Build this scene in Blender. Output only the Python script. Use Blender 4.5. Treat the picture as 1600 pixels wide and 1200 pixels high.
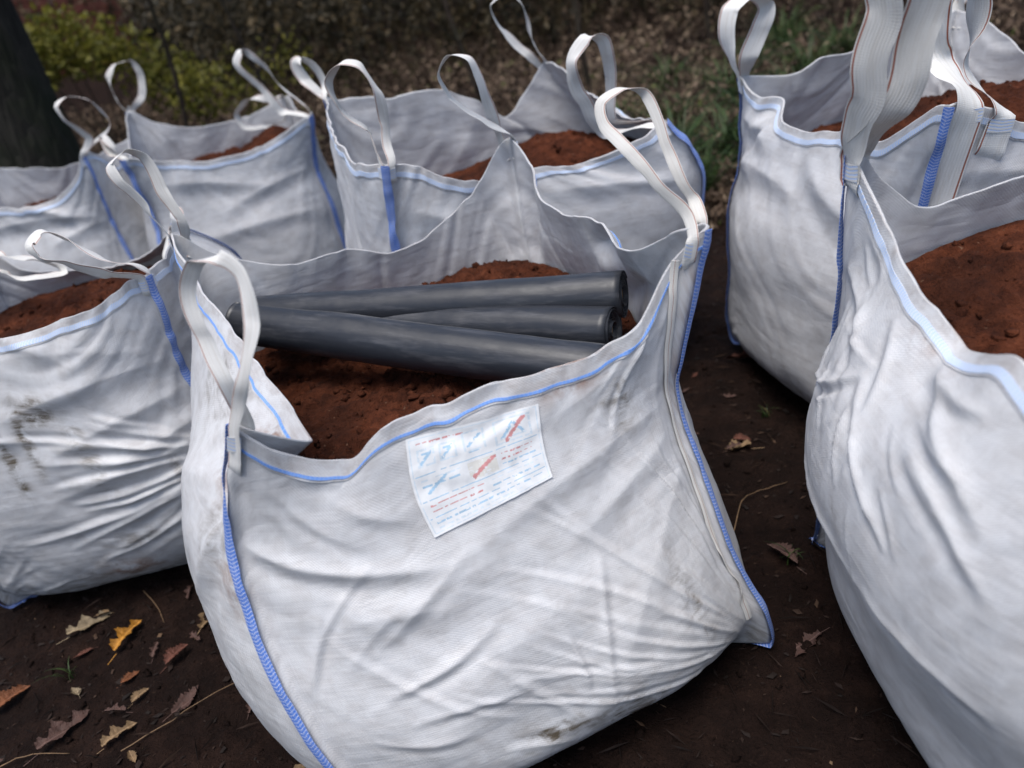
import bpy, math, random
import numpy as np
from math import radians, sin, cos, pi
from mathutils import Vector, Matrix, noise as mnoise

for o in list(bpy.data.objects):
    bpy.data.objects.remove(o, do_unlink=True)
scene = bpy.context.scene
COL = scene.collection

# ------------------------------------------------------------------ camera
CAM_H, PITCH, ROLL = 1.45, radians(30.0), radians(12.5)
cd = bpy.data.cameras.new('camera'); cam = bpy.data.objects.new('camera', cd); COL.objects.link(cam)
cd.sensor_width = 36.0; cd.lens = 36.0 * 1170 / 1600; cd.clip_start = 0.02; cd.clip_end = 400
f_ = Vector((0, cos(PITCH), -sin(PITCH))); r0 = Vector((1, 0, 0)); u0 = r0.cross(f_)
r_ = cos(ROLL) * r0 - sin(ROLL) * u0; u_ = sin(ROLL) * r0 + cos(ROLL) * u0
cam.matrix_world = Matrix(((r_.x, u_.x, -f_.x, 0), (r_.y, u_.y, -f_.y, 0), (r_.z, u_.z, -f_.z, CAM_H), (0, 0, 0, 1)))
cd.dof.use_dof = True; cd.dof.focus_distance = 1.6; cd.dof.aperture_fstop = 1.9
scene.camera = cam

# ------------------------------------------------------------------ sky, sun, exposure
SUN_EL, SUN_AZ = radians(76), radians(208)          # azimuth from +Y, clockwise: behind the camera and a little to the left
w = bpy.data.worlds.new('World'); scene.world = w; w.use_nodes = True
nt = w.node_tree; nt.nodes.clear()
sky = nt.nodes.new('ShaderNodeTexSky'); sky.sky_type = 'NISHITA'; sky.sun_disc = False
sky.sun_elevation = SUN_EL; sky.sun_rotation = SUN_AZ; sky.air_density = 1.0; sky.dust_density = 3.0; sky.ozone_density = 1.0
bgn = nt.nodes.new('ShaderNodeBackground'); bgn.inputs[1].default_value = 0.095
wo = nt.nodes.new('ShaderNodeOutputWorld')
nt.links.new(sky.outputs[0], bgn.inputs[0]); nt.links.new(bgn.outputs[0], wo.inputs[0])
sd = bpy.data.lights.new('sun', 'SUN'); sd.energy = 1.9; sd.angle = radians(35); sd.color = (1.0, 0.97, 0.93)
sun = bpy.data.objects.new('sun', sd); COL.objects.link(sun)
sdir = Vector((sin(SUN_AZ) * cos(SUN_EL), cos(SUN_AZ) * cos(SUN_EL), sin(SUN_EL)))
sun.rotation_euler = sdir.to_track_quat('Z', 'Y').to_euler(); sun.location = sdir * 30
vs = scene.view_settings
vs.view_transform = 'Standard'; vs.look = 'None'; vs.gamma = 1.0; vs.use_curve_mapping = False; vs.exposure = 0.82

# ------------------------------------------------------------------ helpers
rng = np.random.default_rng(7)
random.seed(7)

def tag(o, label=None, cat=None, group=None, kind=None):
    if label: o['label'] = label
    if cat: o['category'] = cat
    if group: o['group'] = group
    if kind: o['kind'] = kind
    return o

def empty(name, loc, rz=0.0):
    o = bpy.data.objects.new(name, None); COL.objects.link(o)
    o.location = loc; o.rotation_euler = (0, 0, rz); o.empty_display_size = 0.1
    return o

def mesh_obj(name, verts, faces, mat, parent=None, uv=None, attrs=None, smooth=True, fmat=None):
    me = bpy.data.meshes.new(name)
    me.from_pydata(np.asarray(verts, float).tolist(), [], faces if isinstance(faces, list) else faces.tolist())
    for m in (mat if isinstance(mat, (list, tuple)) else [mat]): me.materials.append(m)
    if smooth: me.polygons.foreach_set('use_smooth', [True] * len(me.polygons))
    if fmat is not None: me.polygons.foreach_set('material_index', list(fmat))
    if uv is not None:
        lay = me.uv_layers.new(name='UVMap')
        idx = np.empty(len(me.loops), int); me.loops.foreach_get('vertex_index', idx)
        lay.data.foreach_set('uv', np.asarray(uv, float)[idx].ravel())
    for k, a in (attrs or {}).items():
        at = me.attributes.new(k, 'FLOAT', 'POINT'); at.data.foreach_set('value', np.asarray(a, float))
    me.update()
    o = bpy.data.objects.new(name, me); COL.objects.link(o)
    if parent: o.parent = parent
    return o

def grid_faces(nr, nc, wrap=False, off=0, flip=False):
    r = np.arange(nr - 1)[:, None]; c = np.arange(nc if wrap else nc - 1)[None, :]
    c2 = (c + 1) % nc
    a = r * nc + c; b = r * nc + c2; d = (r + 1) * nc + c2; e = (r + 1) * nc + c
    q = np.stack([a, b, d, e] if not flip else [a, e, d, b], -1).reshape(-1, 4) + off
    return q

def vnoise(x, y, seed=0, px=None):
    """smooth value noise in [-1,1]; periodic in x over px cells if given"""
    xi = np.floor(x).astype(int); yi = np.floor(y).astype(int)
    fx = x - xi; fy = y - yi
    fx = fx * fx * fx * (fx * (fx * 6 - 15) + 10); fy = fy * fy * fy * (fy * (fy * 6 - 15) + 10)
    def h(i, j):
        if px: i = np.mod(i, px)
        n = (i * 374761393 + j * 668265263 + seed * 974711) & 0x7fffffff
        n = ((n ^ (n >> 13)) * 1274126177) & 0x7fffffff
        return ((n ^ (n >> 16)) & 0xffff) / 32767.5 - 1
    return (h(xi, yi) * (1 - fx) + h(xi + 1, yi) * fx) * (1 - fy) + (h(xi, yi + 1) * (1 - fx) + h(xi + 1, yi + 1) * fx) * fy

def fbm(x, y, seed=0, octv=4, gain=.5):
    s = 0; a = 1; t = 0
    for k in range(octv):
        s = s + a * vnoise(x * 2 ** k + 17.3 * k, y * 2 ** k - 9.1 * k, seed + k * 13); t += a; a *= gain
    return s / t

def hermite(t, T, V, per=None):
    """cubic Hermite through V at T (sorted); per = period for closed curves; slopes limited a little"""
    T = np.asarray(T, float); V = np.asarray(V, float)
    if per:
        T = np.concatenate([T[-2:] - per, T, T[:2] + per]); V = np.concatenate([V[-2:], V, V[:2]])
    d = np.diff(V, axis=0) / np.diff(T).reshape((-1,) + (1,) * (V.ndim - 1))
    m = np.empty_like(V); m[1:-1] = (d[1:] + d[:-1]) / 2; m[0] = d[0]; m[-1] = d[-1]
    m *= .8
    i = np.clip(np.searchsorted(T, t, side='right') - 1, 0, len(T) - 2)
    h = (T[i + 1] - T[i]); x = (t - T[i]) / h
    sh = (-1,) + (1,) * (V.ndim - 1); x = x.reshape(sh); h = h.reshape(sh)
    return (2 * x**3 - 3 * x**2 + 1) * V[i] + (x**3 - 2 * x**2 + x) * h * m[i] + (-2 * x**3 + 3 * x**2) * V[i + 1] + (x**3 - x**2) * h * m[i + 1]

# ------------------------------------------------------------------ materials
class NG:
    """tiny node-graph helper"""
    def __init__(s, name):
        s.m = bpy.data.materials.new(name); s.m.use_nodes = True
        s.t = s.m.node_tree; s.b = s.t.nodes['Principled BSDF']; s.out = s.t.nodes['Material Output']
    def n(s, typ, **kw):
        x = s.t.nodes.new(typ)
        for k, v in kw.items():
            if k == 'i':
                for kk, vv in v.items(): s.set(x.inputs[kk], vv)
            else: setattr(x, k, v)
        return x
    def set(s, sock, v):
        if isinstance(v, bpy.types.NodeSocket): s.t.links.new(v, sock)
        else: sock.default_value = v
    def math(s, op, a, b=None, c=None, clamp=False):
        x = s.n('ShaderNodeMath', operation=op, use_clamp=clamp); s.set(x.inputs[0], a)
        if b is not None: s.set(x.inputs[1], b)
        if c is not None: s.set(x.inputs[2], c)
        return x.outputs[0]
    def noise(s, vec, scale, detail=3, rough=.55, dist=0):
        x = s.n('ShaderNodeTexNoise', i={'Scale': scale, 'Detail': detail, 'Roughness': rough, 'Distortion': dist})
        if vec is not None: s.t.links.new(vec, x.inputs['Vector'])
        return x.outputs['Fac']
    def ramp(s, fac, stops):
        x = s.n('ShaderNodeValToRGB'); s.t.links.new(fac, x.inputs[0])
        e = x.color_ramp.elements
        while len(e) < len(stops): e.new(.5)
        for k, (p, c) in enumerate(stops):
            e[k].position = p; e[k].color = (c if len(c) == 4 else (*c, 1)) if isinstance(c, tuple) else (c, c, c, 1)
        return x.outputs[0]
    def mix(s, fac, a, b):
        x = s.n('ShaderNodeMix', data_type='RGBA'); s.set(x.inputs[0], fac); s.set(x.inputs[6], a if isinstance(a, bpy.types.NodeSocket) else (*a, 1)); s.set(x.inputs[7], b if isinstance(b, bpy.types.NodeSocket) else (*b, 1))
        return x.outputs[2]
    def bump(s, h, strength, dist, prev=None):
        x = s.n('ShaderNodeBump', i={'Strength': strength, 'Distance': dist, 'Height': h})
        if prev is not None: s.t.links.new(prev, x.inputs['Normal'])
        return x.outputs[0]
    def fin(s, col=None, rough=None, nor=None, spec=None):
        for k, v in (('Base Color', col), ('Roughness', rough), ('Normal', nor), ('Specular IOR Level', spec)):
            if v is not None: s.set(s.b.inputs[k], (*v, 1) if isinstance(v, tuple) and len(v) == 3 else v)
        return s.m

def mat_fabric():
    g = NG('woven_polypropylene')
    tc = g.n('ShaderNodeTexCoord'); uv = tc.outputs['UV']
    sx = g.n('ShaderNodeSeparateXYZ', i={0: uv})
    wx = g.math('SINE', g.math('MULTIPLY', sx.outputs[0], 2 * pi / .0056))
    wy = g.math('SINE', g.math('MULTIPLY', sx.outputs[1], 2 * pi / .0056))
    weave = g.math('MULTIPLY', wx, wy)
    # slubs: tapes of slightly different width run along and across; then sharp crinkles where folds of the cloth were pressed
    mp1 = g.n('ShaderNodeMapping', i={0: uv, 3: (220, 6, 1)}); mp2 = g.n('ShaderNodeMapping', i={0: uv, 3: (6, 220, 1)})
    sl = g.math('ADD', g.noise(mp1.outputs[0], 1, 1), g.noise(mp2.outputs[0], 1, 1))
    def ridge(sx_, sy_, rot):
        m_ = g.n('ShaderNodeMapping', i={0: uv, 2: (0, 0, rot), 3: (sx_, sy_, 1)})
        return g.math('ABSOLUTE', g.math('SUBTRACT', g.noise(m_.outputs[0], 1, 1.5, .5, .3), .5))
    patch = g.ramp(g.noise(uv, 2.3, 2), [(.40, .08), (.68, 1.0)])
    cr = g.math('MULTIPLY_ADD', g.math('MULTIPLY', ridge(4, 11, .5), patch), .017, g.math('MULTIPLY', ridge(12, 28, -.4), .0022))
    hh = g.math('ADD', cr, g.math('MULTIPLY_ADD', weave, .00030, g.math('MULTIPLY', sl, .0007)))
    b3 = g.bump(hh, .75, 1.0)
    da = g.n('ShaderNodeAttribute', attribute_name='dirt'); db = g.n('ShaderNodeAttribute', attribute_name='soil_mark')
    geo = g.n('ShaderNodeNewGeometry')
    n1 = g.noise(uv, 22, 5, .65, .4); n2 = g.noise(uv, 3.2, 3)
    mp3 = g.n('ShaderNodeMapping', i={0: uv, 2: (0, 0, .35), 3: (14, 70, 1)}); n3 = g.noise(mp3.outputs[0], 1, 4, .6)
    d1 = g.math('MULTIPLY', g.math('MULTIPLY', da.outputs['Fac'], g.ramp(n1, [(.38, 0.0), (.62, 1.0)]), clamp=True), g.ramp(n3, [(.35, .25), (.6, 1.0)]), clamp=True)
    d2 = g.math('MULTIPLY', db.outputs['Fac'], g.ramp(n1, [(.40, 0.0), (.66, 1.0)]), clamp=True)
    base = g.ramp(n2, [(.3, (.66, .67, .695)), (.7, (.72, .725, .74))])
    sc = g.ramp(g.noise(uv, 9, 4, .7), [(.45, 1.0), (.75, .88)])
    base = g.n('ShaderNodeMix', data_type='RGBA', blend_type='MULTIPLY', i={0: .6, 6: base, 7: sc}).outputs[2]
    c = g.mix(d1, base, (.13, .11, .08)); c = g.mix(d2, c, (.26, .11, .05))
    g.fin(c, .40, b3, .45)
    tr = g.n('ShaderNodeBsdfTranslucent', i={'Color': c})
    mx = g.n('ShaderNodeMixShader', i={0: .22, 1: g.b.outputs[0], 2: tr.outputs[0]})
    g.t.links.new(mx.outputs[0], g.out.inputs[0])
    return g.m

def mat_stitch(name, pitch, slant, cover, blue, white=(.68, .69, .72), bmp=.3, jit_=.9):
    """overlock stitching: slanted coloured threads over white cloth; UV.x across 0..1, UV.y metres along"""
    g = NG(name); uv = g.n('ShaderNodeTexCoord').outputs['UV']
    sx = g.n('ShaderNodeSeparateXYZ', i={0: uv})
    jit = g.math('MULTIPLY', g.math('SUBTRACT', g.noise(uv, 45, 3), .5), jit_)
    zig = g.math('PINGPONG', sx.outputs[0], .5)
    ph = g.math('ADD', g.math('ADD', g.math('DIVIDE', sx.outputs[1], pitch), g.math('MULTIPLY', zig, slant)), jit)
    tri = g.math('PINGPONG', ph, .5)                # 0..0.5
    on = g.ramp(tri, [(max(.0, cover * .5 - .06), 1.0), (min(1, cover * .5 + .06), 0.0)])
    fade = g.ramp(g.noise(uv, 11, 3), [(.35, .8), (.6, 1.0)])
    fac = g.math('MULTIPLY', on, fade)
    nn = g.noise(uv, 160, 2)
    col = g.mix(fac, white, g.mix(nn, blue, tuple(min(1, x * 1.7 + .02) for x in blue)))
    g.fin(col, .6, g.bump(on, bmp, .001), .3)
    return g.m

def mat_strap(line=.93, name='strap_webbing'):
    g = NG(name); uv = g.n('ShaderNodeTexCoord').outputs['UV']
    sx = g.n('ShaderNodeSeparateXYZ', i={0: uv})
    rib = g.math('SINE', g.math('MULTIPLY', sx.outputs[0], 2 * pi * 11))
    x2 = g.math('SINE', g.math('MULTIPLY', sx.outputs[1], 2 * pi / .004))
    b = g.bump(rib, .3, .0008); b = g.bump(x2, .12, .001, b)
    red = g.ramp(g.math('ABSOLUTE', g.math('SUBTRACT', sx.outputs[0], line)), [(.02, 1.0), (.035, 0.0)])
    oi = g.n('ShaderNodeObjectInfo').outputs['Random']
    dirt = g.ramp(g.noise(uv, 7, 5, .7), [(.45, 0.0), (.85, .5)])
    cl = g.ramp(oi, [(0, (.76, .76, .75)), (1, (.70, .69, .66))])
    c = g.mix(dirt, cl, (.40, .34, .26)); c = g.mix(red, c, (.34, .13, .09))
    g.fin(c, .55, b, .3)
    tr = g.n('ShaderNodeBsdfTranslucent', i={'Color': c, 'Normal': b})
    mx = g.n('ShaderNodeMixShader', i={0: .12, 1: g.b.outputs[0], 2: tr.outputs[0]})
    g.t.links.new(mx.outputs[0], g.out.inputs[0])
    return g.m

def mat_soil(name, dark, mid, light):
    g = NG(name); p = g.n('ShaderNodeTexCoord').outputs['Object']
    n = g.noise(p, 26, 6, .65); n2 = g.noise(p, 6, 3); n3 = g.noise(p, 150, 3, .7)
    c = g.ramp(n, [(.25, dark), (.5, mid), (.8, light)])
    c = g.mix(g.ramp(n2, [(.35, 0.0), (.65, .75)]), c, dark); c = g.mix(g.ramp(g.noise(p, 60, 2), [(.70, 0.0), (.76, .7)]), c, (.17, .10, .065))
    b = g.bump(n, .9, .025); b = g.bump(n3, 1.0, .006, b)
    return g.fin(c, .92, b, .15)

def mat_ground():
    g = NG('damp_earth'); p = g.n('ShaderNodeTexCoord').outputs['Object']
    n = g.noise(p, 9, 7, .68); n2 = g.noise(p, 1.3, 3); n3 = g.noise(p, 75, 4, .7); n4 = g.noise(p, 34, 3, .6, 1.2)
    c = g.ramp(n, [(.25, (.0045, .0021, .0016)), (.5, (.0125, .0062, .0046)), (.75, (.030, .0155, .011))])
    c = g.mix(g.ramp(n2, [(.4, 0.0), (.7, .6)]), c, (.010, .0058, .0045))
    c = g.mix(g.ramp(n4, [(.66, 0.0), (.76, .45)]), c, (.055, .033, .023))
    b = g.bump(n, 1.0, .05); b = g.bump(n3, 1.0, .010, b)
    return g.fin(c, .85, b, .10)

def mat_plain(name, col, rough=.7, var=.25, scale=30, spec=.3, bump=0.3, bd=.002):
    g = NG(name); p = g.n('ShaderNodeTexCoord').outputs['Object']
    n = g.noise(p, scale, 4, .6)
    c = g.ramp(n, [(.3, tuple(x * (1 - var) for x in col)), (.7, tuple(min(1, x * (1 + var)) for x in col))])
    return g.fin(c, rough, g.bump(n, bump, bd), spec)

def mat_blades(name, stops, rough=.6, trans=.2):
    """foliage / stems coloured per piece by the 'tone' attribute"""
    g = NG(name); a = g.n('ShaderNodeAttribute', attribute_name='tone')
    c = g.ramp(a.outputs['Fac'], stops); g.fin(c, rough, None, .25)
    tr = g.n('ShaderNodeBsdfTranslucent', i={'Color': c})
    mx = g.n('ShaderNodeMixShader', i={0: trans, 1: g.b.outputs[0], 2: tr.outputs[0]})
    g.t.links.new(mx.outputs[0], g.out.inputs[0])
    return g.m

def mat_roll():
    g = NG('black_membrane'); p = g.n('ShaderNodeTexCoord').outputs['UV']
    sx = g.n('ShaderNodeSeparateXYZ', i={0: p})
    mp = g.n('ShaderNodeMapping', i={0: p, 3: (3, 26, 1)}); n = g.noise(mp.outputs[0], 1, 2, .5)
    wv = g.math('SINE', g.math('MULTIPLY', sx.outputs[0], 2 * pi / .004))
    n2 = g.noise(p, 40, 4, .7)
    mpd = g.n('ShaderNodeMapping', i={0: p, 3: (5, 34, 1)})
    dust = g.ramp(g.noise(mpd.outputs[0], 1, 5, .7), [(.50, 0.0), (.8, .6)])
    c = g.mix(dust, (.020, .023, .030), (.13, .13, .14))
    b = g.bump(n, .35, .006); b = g.bump(n2, .15, .002, b)
    return g.fin(c, g.ramp(n2, [(.3, .32), (.7, .52)]), b, .5)

def mat_bark(name, a, b_, moss):
    g = NG(name); p = g.n('ShaderNodeTexCoord').outputs['Object']
    mp = g.n('ShaderNodeMapping', i={0: p, 3: (1, 1, .22)})
    v = g.n('ShaderNodeTexVoronoi', feature='DISTANCE_TO_EDGE', i={'Vector': mp.outputs[0], 'Scale': 22}).outputs['Distance']
    n = g.noise(mp.outputs[0], 12, 5, .65); n2 = g.noise(p, 2.4, 4)
    c = g.ramp(n, [(.3, a), (.7, b_)]); c = g.mix(g.ramp(n2, [(.45, 0.0), (.65, .8)]), c, moss)
    bb = g.bump(v, .9, .03); bb = g.bump(n, .6, .01, bb)
    return g.fin(c, .9, bb, .2)

FABRIC = mat_fabric(); STRAP = mat_strap(); TAPE = mat_strap(.5, 'sewn_tape')
SEAM = mat_stitch('blue_overlock_seam', .0075, 1.3,   .86, (.022, .095, .36), bmp=.2, jit_=1.6)
HEM_A = mat_stitch('blue_chain_stitch', .007, .0, .97, (.075, .20, .52), bmp=.15, jit_=1.8)
HEM_B = mat_stitch('pale_blue_zigzag_stitch', .006, .8, .62, (.30, .41, .66), bmp=.08, jit_=2.2)
BARTACK = mat_stitch('blue_box_stitch', .007, 1.0, .35, (.28, .38, .62), (.64, .64, .63))
SOIL = mat_soil('red_brown_soil', (.022, .0064, .0032), (.088, .0245, .0105), (.165, .052, .0240))
GROUND = mat_ground(); ROLL_M = mat_roll()

# ------------------------------------------------------------------ the setting: ground
def ground_z(x, y):
    near = np.clip((np.hypot(x, y - 2) - 4.2) / 6, 0, 1)
    z = .020 * fbm(x * 1.6, y * 1.6, 5, 3) + .010 * fbm(x * 7, y * 7, 9, 3) + near * (.25 * fbm(x * .35, y * .35, 3, 2) + .03 * fbm(x * 2.5, y * 2.5, 14, 3))
    z = z + .016 * np.abs(vnoise(x * 11, y * 11, 21)) * np.clip(.6 + vnoise(x * 2, y * 2, 23), .1, 1.5) + .010 * np.abs(vnoise(x * 27, y * 27, 27)) - .012
    z = z + .9 * np.clip((y - 6.5) / 9, 0, 1) ** 1.5                 # the woodland floor climbs gently behind
    return z - .018

def build_ground():
    def axis(lo, hi, d, a, b, grow=1.16):
        c = list(np.arange(lo, hi + 1e-6, d)); s = d
        while c[-1] < b: s *= grow; c.append(c[-1] + s)
        s = d; L = []
        v = lo
        while v > a: s *= grow; v -= s; L.append(v)
        return np.array(L[::-1] + c)
    X = axis(-2.7, 2.4, .0135, -70, 70); Y = axis(.35, 4.9, .0135, -60, 110)
    xx, yy = np.meshgrid(X, Y)
    zz = ground_z(xx, yy)
    o = mesh_obj('ground', np.stack([xx, yy, zz], -1).reshape(-1, 3), grid_faces(len(Y), len(X)), GROUND)
    tag(o, 'dark damp brown earth of the yard and woodland floor', 'ground', kind='structure')
build_ground()
def gz(x, y): return float(ground_z(np.array([float(x)]), np.array([float(y)]))[0])

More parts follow.
